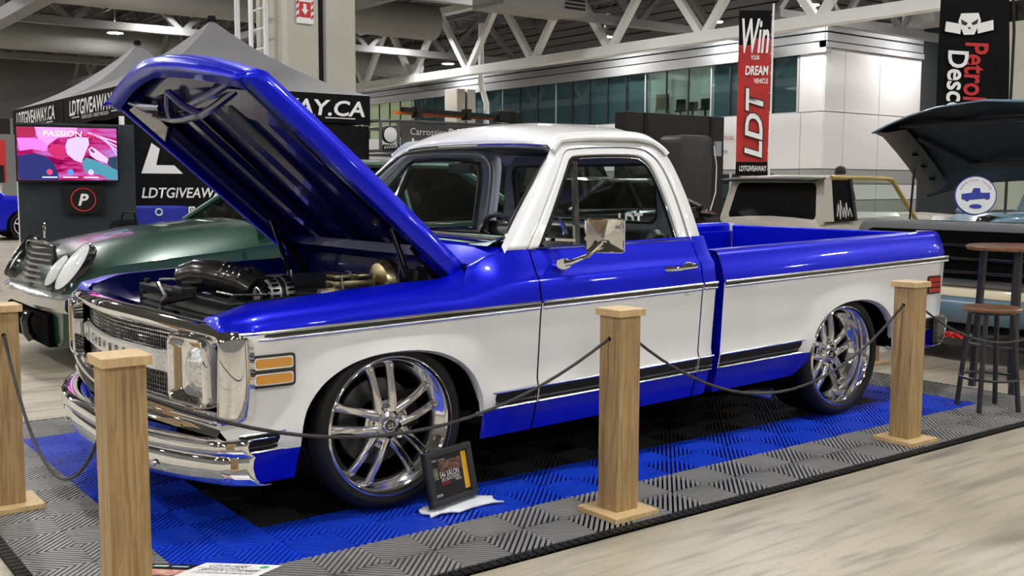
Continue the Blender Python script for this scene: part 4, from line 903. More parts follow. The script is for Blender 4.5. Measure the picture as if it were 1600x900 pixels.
# ================================================================== small things round the truck
# framed show card on a folded white cloth
cl = MB(); pts = [[(.575+.335*i/8+.012*math.sin(j*2+i), .095+.105*j/4+.012*math.sin(i*1.3), .0105+.006*abs(math.sin(i*1.1+j*.8))) for i in range(9)] for j in range(5)]
cl.grid(pts); tag(cl.build('folded_cloth', mat('white_cloth', (.72, .74, .80), .7, bump=(30, .4)), smooth=60, solid=.008), 'crumpled white cloth on the mat beneath the framed card', 'cloth')
fx = Vector((.965, .26, 0)).normalized(); fy = (Vector((-.10*.26, .10*.965, .46))).normalized(); fn = fx.cross(fy)
if fn.y > 0: fn = -fn
fo = Vector((.735, .155, .0265))
fr = empty('framed_card', fo, 0, 'black framed show card leaning by the front tyre on white cloth', 'sign')
FWd, FHt = .275, .262
def F(a, b, d): return fx*a+fy*b*.84+fn*d
n2 = fx.cross(fy)
MB().prism([(-FWd/2, 0), (FWd/2, 0), (FWd/2, FHt), (-FWd/2, FHt)], F, -.022, -.012).build('backing', BLACKM, fr, 0)
for a0, a1, b0, b1 in ((-FWd/2, FWd/2, 0, .03), (-FWd/2, FWd/2, FHt-.03, FHt), (-FWd/2, -FWd/2+.03, .03, FHt-.03), (FWd/2-.03, FWd/2, .03, FHt-.03)):
    MB().prism([(a0, b0), (a1, b0), (a1, b1), (a0, b1)], F, -.022, .004).build('frame_rail', mat('frame_black', (.02, .021, .023), .4), fr, 0, .003)
MB().prism([(-FWd/2+.03, .03), (FWd/2-.03, .03), (FWd/2-.03, FHt-.03), (-FWd/2+.03, FHt-.03)], F, -.012, -.008).build('print', mat('print_black', (.006, .006, .006), .3, coat=.4), fr, 0)
sgn = 1 if n2.dot(fn) > 0 else -1
def ftext(body, a, b, wd, ht, m, nm='lettering'): return text(body, .02, F(a, b, -.0075), fx, fy, m, fr, nm, depth=.0005*sgn, fit=(wd, ht))
def fbox(a0, a1, b0, b1, m, nm): return MB().prism([(a0, b0), (a1, b0), (a1, b1), (a0, b1)], F, -.008, -.0072).build(nm, m, fr, 0)
fbox(.078, .108, .045, .225, mat('print_yellow', (.75, .42, .03), .4), 'yellow_band')
fbox(-.108, -.07, .125, .18, mat('print_photo_green', (.22, .24, .12), .5, noise=(60, .9)), 'photo_strip'); fbox(-.062, .07, .15, .205, mat('print_photo', (.30, .12, .07), .5, noise=(55, .95), col2=(.02, .02, .02)), 'photo_strip')
ftext('54e SALON', -.005, .142, .115, .022, TXTW); ftext('DE L\'AUTO SPORT', .0, .118, .11, .014, TXTW); ftext('QUEBEC', -.03, .099, .055, .014, TXTR); ftext('MAGTO', .045, .103, .035, .009, TXTW)
ftext('CAMION', -.085, .05, .045, .011, TXTW); ftext('EXPO', -.085, .215, .03, .008, TXTW); ftext('MONTREAL', -.04, .213, .04, .006, TXTW)
MB().bar(F(0, .2, -.02), Vector((.02, .16, -.012)), .06, .006).build('easel_leg', BLACKM, fr, 0)
# papers on the mat
def sheet(nm, o, u, v, wd, ht, m, label):
    e = empty(nm, o, 0, label, 'paper'); u, v = Vector(u).normalized(), Vector(v).normalized()
    MB().prism([(0, 0), (wd, 0), (wd, ht), (0, ht)], lambda a, b, d: u*a+v*b+Vector((0, 0, d)), .0012, .0022).build('sheet', m, e, 0); return e, u, v
U_ = Vector((.80, -.60, 0)); V_ = Vector((.6, .8, 0))
# near edge of the sheets lies below the frame, so place them by their far left corners
k1, u, v = sheet('entry_card', Vector((-.300, .150, .001))-Vector((.93, .37, 0)).normalized()*.216, (.745, -.667, 0), (.93, .37, 0), .265, .216, TXTW, 'white handwritten entry card with green dot lying on the mat')
ck = lambda a, b: u*a+v*b+Vector((0, 0, .0026))
INK = mat('ink', (.03, .03, .035), .6)
text('C219-1458', .03, ck(.105, .185), u, v, INK, k1, fit=(.13, .026), shear=.3, depth=.0004); text('BRYAN CORMIER', .03, ck(.135, .145), u, v, INK, k1, fit=(.20, .024), shear=.3, depth=.0004)
text('ST-JOSEPH DE BEAUCE', .03, ck(.135, .113), u, v, INK, k1, fit=(.21, .02), shear=.3, depth=.0004)
poly_on(circle(.014, 16), ck(.225, .187), u, v, TXTG, k1, 'green_dot', depth=.0004, thick=.0003)
MB().bar(ck(.01, .163), ck(.16, .163), .0015, .0005).build('ruled_line', INK, k1, 0)
k2, u, v = sheet('event_flyer', Vector((-.462, .265, .0))-Vector((.93, .37, 0)).normalized()*.24, (.745, -.667, 0), (.93, .37, 0), .27, .24, mat('flyer_black', (.012, .012, .012), .35, coat=.3), 'black printed event flyer half under the white entry card')
ck = lambda a, b: u*a+v*b+Vector((0, 0, .0026))
poly_on([(0, .125), (.17, .125), (.20, .185), (.0, .185)], (0, 0, .0024), u, v, mat('flyer_photo', (.55, .10, .07), .4, noise=(40, .8), col2=(.75, .6, .5)), k2, 'photo_strip', depth=.0003, thick=.0002)
text('54e SALON', .03, ck(.09, .10), u, v, TXTW, k2, fit=(.15, .026), shear=.2, depth=.0004)
poly_on([(.04, .212), (.09, .212), (.09, .226), (.04, .226)], (0, 0, .0024), u, v, mat('flyer_mint', (.55, .75, .68), .4), k2, 'logo_box', depth=.0003, thick=.0002)
poly_on([(.105, .212), (.16, .212), (.16, .224), (.105, .224)], (0, 0, .0024), u, v, mat('flyer_sky', (.35, .55, .75), .4), k2, 'logo_box', depth=.0003, thick=.0002)
# bar stool and high table
WALN = mat('walnut_board', (.20, .085, .035), .35, coat=.3, noise=(4, .5), stretch=(1, 9, 1)); IRON = mat('black_iron', (.022, .023, .026), .42)
st = empty('bar_stool', (4.305, -.11, .002), 0, 'round walnut-topped bar stool with black legs on the mat edge', 'stool')
MB().lathe([(0, .598), (.155, .598), (.163, .590), (.163, .578), (.155, .572), (0, .572)], (0, 0, 0), (0, 0, 1), 36).build('seat', WALN, st)
MB().lathe([(.13, .572), (.13, .56), (.11, .56)], (0, 0, 0), (0, 0, 1), 24).build('seat_ring', IRON, st)
for a in (.25, .25+PI/2, .25+PI, .25+1.5*PI):
    ca, sa = math.cos(a), math.sin(a); MB().tube([(ca*.115, sa*.115, .575), (ca*.17, sa*.17, .0)], .0145, 10).build('leg', IRON, st); 
MB().tube([(math.cos(a)*.158, math.sin(a)*.158, .185) for a in frange(0, 2*PI, 28)[:-1]], .008, 8, closed=True).build('foot_ring', IRON, st)
tbx = empty('high_table', (5.10, .16, FZ), 0, 'tall round walnut-topped table with black legs behind the stool', 'table')
MB().lathe([(0, .935), (.30, .935), (.312, .925), (.312, .912), (.30, .905), (0, .905)], (0, 0, 0), (0, 0, 1), 40).build('table_top', WALN, tbx)
for a in (.5, .5+PI/2, .5+PI, .5+1.5*PI):
    ca, sa = math.cos(a), math.sin(a); MB().bar((ca*.20, sa*.20, .905), (ca*.235, sa*.235, 0), .035, .035).build('leg', IRON, tbx, 0)
MB().tube([(math.cos(a)*.275, math.sin(a)*.275, .30) for a in frange(0, 2*PI, 28)[:-1]], .008, 8, closed=True).build('foot_ring', IRON, tbx)
# ================================================================== booth on the left: tents, screen, backdrops
def tent(x0, y0, L, label, front, side):
    t = empty('canopy_tent', (x0, y0, FZ), 0, label, 'tent')
    h0, h1, pk = 2.08, 2.45, 3.46; c = L/2
    for (ax_, ay, bx2, by, nm) in ((0, 0, L, 0, 's'), (L, 0, L, L, 'e'), (L, L, 0, L, 'n'), (0, L, 0, 0, 'w')):
        n = 12; rows = []
        for r in frange(0, 1, 8):
            z = h1+(pk-h1)*(.55*r+.45*r**2.2)
            rows.append([(lerp(lerp(ax_, bx2, q), c, r), lerp(lerp(ay, by, q), c, r), z-.05*math.sin(PI*q)*(1-r)*r*2) for q in frange(0, 1, n)])
        MB().grid(rows).build('roof_panel', FABG, t, smooth=60)
        MB().grid([[(lerp(ax_, bx2, q), lerp(ay, by, q), z+(.012*math.sin(q*17) if z < 2.3 else 0)) for q in frange(0, 1, n)] for z in (h0, h1)]).build('valance', FABK, t, smooth=60)
    for x in (0, L):
        for y in (0, L): MB().bar((x+(.04 if x == 0 else -.04), y+(.04 if y == 0 else -.04), 0), (x+(.04 if x == 0 else -.04), y+(.04 if y == 0 else -.04), h1), .045, .045).build('leg', STEELW, t, 0)
    MB().lathe([(.0, .07), (.05, .06), (.06, 0)], (c, c, pk-.01), (0, 0, 1), 10).build('peak_cap', FABK, t)
    for (a, b, o_, u_) in ((1, 1, (-.005, L/2, 2.29), (0, -1, 0)), (2, 1, (L/2, -.005, 2.27), (1, 0, 0))):
        wd = 2.3 if a == 1 else 2.85
        text('LDTGIVEAWAY.CA', .2, o_, u_, (0, 0, 1), TXTW, t, fit=(wd, .20), shear=.15, depth=.02, bold=.02)
        text('GOOD LUCK + DRIVE THROUGH', .1, (o_[0], o_[1], 2.155), u_, (0, 0, 1), TXTW, t, fit=(wd*.5, .045), depth=.02)
        for q in (-1, 1): MB().bar(Vector(o_)+Vector(u_)*q*wd*.3+Vector((-.02 if a == 1 else 0, -.02 if a == 2 else 0, -.125)), Vector(o_)+Vector(u_)*q*wd*.45+Vector((-.02 if a == 1 else 0, -.02 if a == 2 else 0, -.125)), .004, .012).build('rule', TXTW, t, 0)
    return t
tent(2.3, 12.0, 3.03, 'farther black peaked canopy tent at the left, second peak from the column', 1, 1)
tent(2.3, 8.94, 3.03, 'nearer black peaked canopy tent with white lettered valance behind the raised hood', 1, 1)
# booth backdrops below the tents
bd = empty('banner_wall', (2.15, 8.86, FZ), 0, 'black backdrop wall with large white chevron logo behind the hood', 'banner')
MB().box(0, 3.1, -.03, 0, .0, 2.05).build('cloth', FABK, bd, 0)
lg = lambda ps: [((x-222)*.0077+.16, z) for x, z in ps]
poly_on(lg([(222, 1.42), (284, 1.42), (271, 1.515), (244, 1.515), (250, 1.70), (238, 1.765)]), (0, -.03, 0), (1, 0, 0), (0, 0, 1), TXTW, bd, 'logo', depth=.004)
poly_on(lg([(300, 1.42), (360, 1.42), (390, 1.6), (360, 1.77), (320, 1.77)]), (0, -.03, 0), (1, 0, 0), (0, 0, 1), TXTW, bd, 'logo', depth=.004)
text('LDTGIVEAWAY.CA', .2, (.79, -.03, 1.20), (1, 0, 0), (0, 0, 1), TXTW, bd, fit=(1.27, .12), shear=.2, depth=.005, bold=.015)
for k in range(4):
    ic = poly_on(rrect(-.04, .04, -.04, .04, .012), (.545+k*.185, -.03, 1.0), (1, 0, 0), (0, 0, 1), TXTW, bd, 'social_icon', depth=.005)
    MB().tube([(.545+k*.185+.02*math.cos(q), -.036, 1.0+.02*math.sin(q)) for q in frange(0, 2*PI, 14)[:-1]], .005, 5, closed=True).build('icon_ring', TXTK, ic)
for z0, z1 in ((0, 1.12), (1.15, 2.05)): MB().tube([(-.05, -.06, z0), (-.05, -.06, z1)], .03, 8).build('pole', STEELW, bd)
bb2 = empty('booth_table', (1.95, 8.1, FZ), 0, 'low table under a royal blue cloth in the left booth', 'table')
MB().box(0, .62, 0, .45, 0, 1.06).build('table_cloth', mat('royal_cloth', (.008, .015, .35), .6), bb2, 0, .02)
MB().tube([(.30+.035*math.cos(q), -.003, 1.0+.035*math.sin(q)) for q in frange(0, 2*PI, 16)[:-1]], .008, 5, closed=True).build('logo', TXTW, bb2)
# television on a draped stand, facing the aisle
vd = Vector((math.sin(.24), math.cos(.24), 0)); vx = Vector((vd.y, -vd.x, 0))
tvo = Vector((1.30, 7.95, FZ)); tv = empty('television', tvo, 0, 'wide screen television showing a pink and purple car film', 'television')
def TV(a, d, z): return vx*a-vd*d+Vector((0, 0, z))
def TS(a, d, z): return TV(a*.875, d, 1.6+(z-1.607)*.88)
MB().prism([(-.48, 1.32), (.48, 1.32), (.48, 1.885), (-.48, 1.885)], lambda a, b, d: TV(a, d, b), -.05, 0).build('housing', BLACK, tv, 0, .006)
def screen_mat():
    m = bpy.data.materials.new('screen_picture'); m.use_nodes = True; nt = m.node_tree; nt.nodes.clear()
    o = nt.nodes.new('ShaderNodeOutputMaterial'); e = nt.nodes.new('ShaderNodeEmission'); tc = nt.nodes.new('ShaderNodeTexCoord'); n = nt.nodes.new('ShaderNodeTexNoise'); mp = nt.nodes.new('ShaderNodeMapping')
    mp.inputs['Rotation'].default_value = (.4, .9, .6); mp.inputs['Scale'].default_value = (1.2, 1.2, 4.5); n.inputs['Scale'].default_value = 1.6; n.inputs['Distortion'].default_value = 1.4; n.inputs['Detail'].default_value = 3
    r = nt.nodes.new('ShaderNodeValToRGB'); cr = r.color_ramp; cr.elements[0].position = .30; cr.elements[0].color = (.16, .0, .06, 1); cr.elements[1].position = .78; cr.elements[1].color = (.85, .5, .9, 1)
    for p, c in ((.42, (.55, .01, .16, 1)), (.52, (.75, .10, .45, 1)), (.62, (.55, .25, .8, 1))): q = cr.elements.new(p); q.color = c
    nt.links.new(tc.outputs['Object'], mp.inputs[0]); nt.links.new(mp.outputs[0], n.inputs['Vector']); nt.links.new(n.outputs['Fac'], r.inputs[0]); nt.links.new(r.outputs[0], e.inputs[0]); e.inputs[1].default_value = .75; nt.links.new(e.outputs[0], o.inputs[0]); return m
sc = MB().prism([(-.53, 1.31), (.53, 1.31), (.53, 1.905), (-.53, 1.905)], lambda a, b, d: TS(a, d, b), 0, .003).build('screen', screen_mat(), tv, 0)
def semit(nm, col, st=.7): return mat(nm, col, .5, emit=st, emit_col=col)
def spoly(pts, m, nm, d=.004): return MB().prism(pts, lambda a, b, dd: TS(a, dd, b), d-.001, d).build(nm, m, sc, 0)
sp_ = lambda ps: [(-.53+(x-50)/1340*1.06, 1.905-(y-95)/755*.595) for x, y in ps]
for k, (nm, col, ps) in enumerate((('screen_wine', (.30, .005, .06), ((50, 95), (290, 95), (305, 170), (290, 232), (52, 235))),
        ('screen_orchid', (.72, .16, .70), ((55, 252), (300, 252), (462, 360), (430, 440), (240, 412), (82, 440))),
        ('screen_pink', (.80, .26, .66), ((292, 95), (860, 95), (830, 170), (720, 232), (600, 242), (480, 330), (460, 356), (330, 268), (306, 180))),
        ('screen_crimson', (.45, .01, .11), ((450, 440), (500, 352), (600, 330), (680, 346), (692, 450), (660, 560), (560, 540))),
        ('screen_lilac', (.55, .43, .85), ((690, 350), (722, 262), (850, 222), (1000, 232), (1012, 330), (960, 440), (900, 600), (800, 562), (702, 470))),
        ('screen_navy', (.008, .014, .12), ((90, 500), (280, 470), (420, 510), (520, 610), (580, 740), (585, 848), (55, 848), (52, 500))),
        ('screen_night', (.01, .03, .07), ((1268, 522), (1388, 500), (1388, 700), (1330, 680), (1250, 610))),
        ('screen_skin', (.66, .42, .68), ((1000, 400), (1040, 362), (1100, 400), (1270, 540), (1250, 602), (1100, 552), (1020, 490))),
        ('screen_teal', (.05, .22, .32), ((900, 600), (962, 520), (1080, 560), (1388, 700), (1388, 848), (1250, 842), (1150, 770), (940, 742))),
        ('screen_knuckle', (.10, .03, .10), ((1022, 392), (1045, 390), (1088, 440), (1070, 458), (1030, 430))))):
    spoly(sp_(ps), semit(nm, col), 'picture_area', .0035+k*.0002)
for q in range(4): spoly([(.22+.06*q, 1.86-.02*q), (.53, 1.76-.05*q), (.53, 1.74-.05*q), (.22+.06*q, 1.845-.02*q)], MATS['screen_lilac'], 'picture_area', .005)
text('PASSION', .1, TS(-.05, .006, 1.835), vx, (0, 0, 1), semit('screen_white', (.8, .85, 1.)), sc, fit=(.36, .055), shear=.1)
text('Auto', .1, TS(.25, .006, 1.83), vx, (0, 0, 1), semit('screen_red', (.7, .05, .15)), sc, fit=(.18, .07), shear=.4)
for a, m in ((-.2, 'screen_red'), (.02, 'screen_blue'), (.24, 'screen_lilac')):
    spoly(circle(.032, 16, a, 1.40), semit(m, (.05, .25, .75)), 'social_icon', .007); spoly([(a-.08, 1.335), (a+.08, 1.335), (a+.08, 1.347), (a-.08, 1.347)], MATS['screen_white'], 'caption', .007)
tb2 = empty('television_stand', tvo, 0, 'dark grey fabric-draped stand carrying the television and round logo board', 'stand')
GREYF = mat('grey_felt', (.045, .055, .062), .85, spec=.15, noise=(3, .3), bump=(4, .4))
MB().prism([(-.47, 0), (.64, 0), (.64, 1.91), (-.47, 1.91)], lambda a, b, d: TV(a, d, b), -.20, -.10).build('drape', GREYF, tb2, 0, .01)
MB().prism([(-.05, 1.0), (.33, 1.0), (.33, 1.285), (-.05, 1.285)], lambda a, b, d: TV(a-.01, d, b), -.10, -.02).build('logo_board', BLACKM, tb2, 0)
MB().tube([TV(.13+.115*math.cos(a), -.015, 1.14+.115*math.sin(a)) for a in frange(0, 2*PI, 30)[:-1]], .006, 6, closed=True).build('logo_ring', TXTR, tb2)
text('P', .2, TV(.13, -.015, 1.14), vx, (0, 0, 1), TXTW, tb2, fit=(.10, .12), shear=.25, bold=.03)
bag = empty('backpack', Vector((1.72, 7.55, FZ)), 0, 'slumped black bag standing right of the television', 'bag')
MB().lathe([(0, .95), (.10, .94), (.17, .86), (.19, .6), (.2, .3), (.17, 0)], (0, 0, 0), (0, 0, 1), 14).build('sack', FABK, bag); MB().tube([(-.08, -.1, .93), (-.05, -.14, 1.02), (.05, -.14, 1.02), (.08, -.1, .93)], .012, 6).build('strap', BLACKM, bag)
# ================================================================== other vehicles (all nose towards -X; local x runs back from the nose)
def disc_wheel(par, x, y, s, R, r, m_rim, name='wheel', n=5):
    wl = MB().lathe([(r, .01), (R-.02, 0), (R, .03), (R, .17), (R-.03, .2)], (x, y, R), (0, s, 0), 32).build(name, RUBBER, par, smooth=50)
    MB().lathe([(r-.01, .0), (r+.005, .0), (r-.01, .02), (r-.02, .10)], (x, y, R), (0, s, 0), 32).build('rim', m_rim, wl)
    MB().lathe([(0, .09), (r-.02, .09)], (x, y, R), (0, s, 0), 24).build('wheel_back', DARK, wl)
    for k in range(n):
        a = 2*PI*k/n+.3; MB().bar((x, y+s*.03, R), (x+(r-.01)*math.cos(a), y+s*.025, R+(r-.01)*math.sin(a)), .03, .05, up=(0, 1, 0)).build('wheel_spoke', m_rim, wl, 0)
    return wl
def car(name, loc, label, st, gh_, paint, rim, wheels_at, R=.33, r=.23, tint=GLASSD, rz=0, cat='car', lip=None):
    """st: (x, z_low, z_shoulder, half width, z_top, half width of top) ; gh_: (xa, xb, xc, xd, z_roof, w_belt, w_roof, z_belt)"""
    c = empty(name, loc, rz, label, cat)
    rows = []
    for x, zb, zs, w_, zt, wt in st:
        half = [(w_*.86, zb), (w_*.97, zb+.06), (w_, lerp(zb, zs, .5)), (w_*.985, zs), (wt, lerp(zs, zt, .8)), (wt*.55, zt), (0, zt+.012)]
        rows.append([(x, -a, z) for a, z in half]+[(x, a, z) for a, z in reversed(half[:-1])])
    m = MB().grid(rows, closev=True); n = len(rows[0]); m.f += [tuple(range(n)), tuple((len(rows)-1)*n+i for i in range(n))]; m.m += [0, 0]
    body = m.build('body', paint, c, smooth=38)
    if gh_:
        xa, xb, xc, xd, zr_, wb_, wr_, zbt = gh_
        T = lambda x, s: (x, s*wr_, zr_); B = lambda x, s: (x, s*wb_, zbt)
        MB().add([B(xa, -1), B(xa, 1), T(xb, 1), T(xb, -1)], [(0, 1, 2, 3)]).build('windshield', tint, c, 0)
        MB().add([B(xd, -1), B(xd, 1), T(xc, 1), T(xc, -1)], [(0, 1, 2, 3)]).build('rear_glass', tint, c, 0)
        for s in (-1, 1):
            MB().add([B(xa, s), B(xd, s), T(xc, s), T(xb, s)], [(0, 1, 2, 3)]).build('side_glass', tint, c, 0)
            MB().tube([B(xa, s), T(xb, s)], .03, 8).build('pillar', paint, c); MB().tube([B(xd, s), T(xc, s)], .05, 8).build('pillar', paint, c)
            xm = lerp(xb, xc, .52); MB().bar((lerp(xa, xd, .52), s*(wb_+.004), zbt), (xm, s*(wr_+.004), zr_), .07, .03, up=(1, 0, 0)).build('pillar', paint, c, 0)
            MB().tube([T(xb, s), T(xc, s)], .032, 8).build('roof_rail', paint, c)
            MB().tube([B(xa, s), B(xd, s)], .014, 6).build('window_trim', CHROME, c)
        MB().grid([[(lerp(xb, xc, u), v*wr_, zr_+.01+.05*(1-v*v)*(1-(2*u-1)**4)) for v in frange(-1, 1, 8)] for u in frange(0, 1, 8)]).build('roof', paint, c, smooth=60)
        MB().box(xa+.5, xd-.3, -wb_+.1, wb_-.1, zbt-.35, zbt-.05).build('cabin', BLACKM, c, 0)
    for x in wheels_at:
        for s in (-1, 1):
            w_ = interp([(q[0], q[3]) for q in st], x)
            MB().prism([(x+(R+.05)*math.cos(a), R+(R+.05)*math.sin(a)) for a in frange(0, PI, 16)]+[(x-R-.05, .14), (x+R+.05, .14)], lambda a, b, d: (a, s*d, b), w_-.2, w_+.004).build('wheel_arch', DARK, c, 0)
            disc_wheel(c, x, s*(w_+.008), -s, R, r, rim)
            if lip: MB().tube([(x+(R+.055)*math.cos(a), s*(w_+.006), R+(R+.055)*math.sin(a)) for a in frange(.1, PI-.1, 20)], .012, 8).build('arch_trim', lip, c)
    return c, body
GREEN = mat('green_metallic_paint', (.003, .042, .027), .3, metal=.25, coat=.7)
RIMS = mat('silver_alloy', (.65, .65, .66), .25, metal=1.)
# ---- green saloon behind the engine bay
mst = [(.10, .20, .50, .62, .62, .40), (.12, .18, .56, .80, .70, .55), (.22, .16, .66, .87, .80, .62), (.45, .15, .74, .895, .88, .66), (.85, .15, .78, .90, .955, .68), (1.30, .15, .82, .90, 1.0, .70), (1.55, .15, .85, .90, 1.02, .72), (2.4, .15, .90, .90, 1.0, .80), (3.4, .15, .92, .90, .99, .80), (4.0, .16, .92, .90, 1.0, .76), (4.5, .20, .90, .88, .98, .70), (4.75, .28, .84, .82, .92, .62), (4.80, .32, .70, .76, .80, .5)]
mer, mb_ = car('green_saloon', (.16, 5.05, FZ), 'dark green saloon with twin oval headlamps parked behind the pickup', mst, (1.55, 2.25, 3.45, 4.15, 1.47, .80, .60, .985), GREEN, RIMS, (.98, 3.75), R=.325, r=.24, lip=CHROME)
gsl = MB().grid([[(.075+.05*abs(v)+dx, v*.40, z) for v in frange(-1, 1, 8)] for z, dx in ((.56, .02), (.60, 0), (.84, .06), (.88, .10))]); gsl = gsl.build('grille', BLACKM, mer, smooth=30)
for k in range(7): MB().grid([[(.055+.05*abs(v)+.028*k/2.2+d, v*(.37-.003*k), .595+k*.040+dz) for v in frange(-1, 1, 8)] for d, dz in ((.03, .016), (0, .008), (0, -.004), (.03, -.012))]).build('grille_slat', mat('slat_grey', (.20, .20, .205), .3, coat=.5), gsl, smooth=20)
MB().tube([(.10+.06*abs(v)+.02, v*.41, .575+.30*q) for v, q in ((-1, 0), (-1.02, .5), (-.98, .95), (-.6, 1.02), (0, 1.05), (.6, 1.02), (.98, .95), (1.02, .5), (1, 0))], .012, 8).build('grille_surround', BLACK, gsl)
for s in (-1, 1):
    for (x, y, z, a_, b_, nm) in ((.205, .79, .735, .078, .185, 'headlamp'), (.155, .57, .695, .060, .125, 'headlamp')):
        nrm = Vector((-.74, s*.46, .50)).normalized(); uu = Vector((0, 0, 1)).cross(nrm).normalized(); vv2 = (nrm.cross(uu)-uu*s*.30).normalized(); o_ = Vector((x, s*y, z))
        rows = [[o_+uu*a_*q*math.cos(t)+vv2*b_*q*math.sin(t)+nrm*h_ for t in frange(0, 2*PI, 24)[:-1]] for q, h_ in ((1.06, -.05), (1.06, .012), (1., .022))]
        hl = MB().grid(rows, closev=True).build('headlamp_rim', BLACK, mer, smooth=40)
        MB().grid([[o_+uu*a_*q*math.cos(t)+vv2*b_*q*math.sin(t)+nrm*(.018+.03*(1-q*q)) for t in frange(0, 2*PI, 24)[:-1]] for q in (1, .8, .5, .2, .01)], closev=True).build('headlamp_lens', mat('frosted_lens', (.70, .72, .73), .12, coat=1., bump=(50, .4)), hl, smooth=60)
bm_ = MB().grid([[(.06+.10*abs(v)**3+d, v*.91, z) for v in frange(-1, 1, 18)] for z, d in ((.56, .10), (.555, .0), (.52, -.05), (.46, -.055), (.43, -.03), (.42, .05))]).build('front_bumper', mat('silver_bumper', (.62, .62, .60), .2, metal=.7, coat=.6), mer, smooth=40)
MB().box(.06, .2, -.62, .62, .17, .40).build('lower_intake', DARK, mer, 0, .02)
MB().tube([(.02, -.30, .40), (-.01, -.30, .34), (.0, -.30, .25), (.03, -.30, .20)], .035, 10).build('tow_hook', BLACK, mer)
MB().tube([(.21, 0, .90), (.21, 0, .96)], .008, 6).lathe([(.03, -.004), (.035, 0), (.03, .004)], (.21, 0, .985), (1, 0, 0), 16).build('bonnet_star', CHROME, mer)
for y in (-.35, .1): MB().bar((1.62, y, 1.03), (1.9, y+.45, 1.10), .02, .012).build('wiper', BLACKM, mer, 0)
MB().box(1.50, 1.62, -.98, -.88, 1.0, 1.12).build('door_mirror', GREEN, mer, 0, .03)
# ---- blue hatchback at the far left
bst = [(.0, .3, .8, .7, .9, .5), (.15, .2, .85, .85, .95, .6), (.9, .2, .9, .88, 1.0, .65), (1.3, .2, .92, .88, 1.03, .7), (3.8, .2, .95, .88, 1.03, .75), (4.25, .25, .95, .82, 1.02, .7), (4.35, .35, .8, .76, .9, .6)]
bc, _ = car('blue_hatchback', (4.9, 23.4, FZ), 'bright blue hatchback cut off by the left edge of the photo', bst, (1.25, 1.9, 3.7, 4.25, 1.42, .80, .62, 1.0), BLUE, mat('white_alloy', (.75, .75, .75), .3), (.85, 3.5), rz=PI)
MB().box(4.3, 4.37, .45, .72, .65, .92).build('tail_lamp', MATS['red_lens'], bc, 0, .02); MB().box(4.3, 4.37, -.72, -.45, .65, .92).build('tail_lamp', MATS['red_lens'], bc, 0, .02)
# pale exhibit wall and dark sign above it
ew = empty('exhibit_panel', (3.2, 26.5, FZ), 0, 'white exhibit panel with dark header at the far left edge', 'panel')
MB().box(-2.0, 1.2, 0, .1, 0, 2.55).build('panel', PANELW, ew, 0); MB().box(-2.0, 1.45, -.05, .1, 2.55, 2.95).build('header', BLACKM, ew, 0); MB().box(.75, 1.3, -.12, -.02, 1.3, 2.4).build('poster', TXTR, ew, 0); MB().box(.8, 1.25, -.13, -.12, 1.3, 1.75).build('poster_base', BLACKM, ew, 0)
# ---- dark off-roader with roof rack
ost = [(.0, .35, .9, .80, 1.0, .6), (.12, .3, 1.0, .9, 1.10, .65), (1.1, .3, 1.05, .92, 1.16, .7), (1.35, .3, 1.08, .92, 1.18, .75), (4.1, .3, 1.08, .92, 1.16, .8), (4.3, .4, 1.0, .86, 1.1, .75)]
orv, _ = car('off_road_wagon', (5.38, 9.74, FZ), 'dark off-road wagon carrying a tube roof rack with lamps and sign', ost, (1.2, 1.45, 4.0, 4.25, 1.66, .82, .74, 1.12), BLACK, BLACKM, (.85, 3.4), R=.42, r=.25)
RKM = mat('rack_grey_tube', (.10, .10, .10), .4)
rk = empty('rack', (0, 0, 0)); rk.parent = orv
def rtube(p, r=.022, m=RKM, nm='rack_tube'): return MB().tube(p, r, 8).build(nm, m, rk)
yr = -.98; zt_ = 2.13
rtube([(.0, yr, zt_), (1.9, yr, zt_), (2.15, yr, zt_-.02), (2.30, yr, zt_-.12), (2.34, yr, zt_-.3), (2.34, yr, 1.72)]); rtube([(.0, yr, 1.74), (2.34, yr, 1.74)])
rtube([(.0, -yr, zt_), (2.3, -yr, zt_)]); rtube([(.0, -yr, 1.74), (2.34, -yr, 1.74)])
for x in (.0, .27, 1.75, 2.0): rtube([(x, yr, 1.74), (x, yr, zt_)])
for x in (.0, .9, 2.0): rtube([(x, yr, 1.74), (x, -yr, 1.74)]); rtube([(x, yr, zt_), (x, -yr, zt_)])
sgp = MB().box(.30, 1.80, yr-.02, yr-.005, 1.70, 2.105).build('sign_board', mat('sign_grey', (.055, .055, .055), .5), rk, 0, .01)
text('Carrossier', .1, (.72, yr-.022, 2.005), (1, 0, 0), (0, 0, 1), TXTW, sgp, fit=(.56, .09)); text('ProColor', .1, (1.36, yr-.022, 2.005), (1, 0, 0), (0, 0, 1), TXTW, sgp, fit=(.62, .115), bold=.03)
text('Lasalle', .1, (.84, yr-.022, 1.83), (1, 0, 0), (0, 0, 1), TXTW, sgp, fit=(.75, .17))
for x, z in ((.135, 1.95),):
    lm = MB().lathe([(.0, .0), (.10, .0), (.115, .02), (.11, .06), (.05, .10)], (x, yr-.03, z), (0, 1, 0), 24).build('spot_lamp', BLACKM, rk)
    MB().lathe([(0, -.012), (.06, -.010), (.098, 0)], (x, yr-.03, z), (0, 1, 0), 24).build('lamp_lens', mat('frosted_lens', (0, 0, 0)) if x > 0 else BLACK, lm)
MB().box(.02, .26, yr-.04, yr-.01, 1.75, 1.82).build('name_plate', BLACKM, rk, 0); MB().tube([(.03+.02*k, yr-.045, 1.765+.035*(k % 2)+.004*k*.5) for k in range(11)], .005, 5).build('plate_script', TXTW, rk)
jk = empty('farm_jack', (5.40, 8.66, 2.22), 0, 'black and orange farm jack strapped along the top of the roof rack', 'jack')
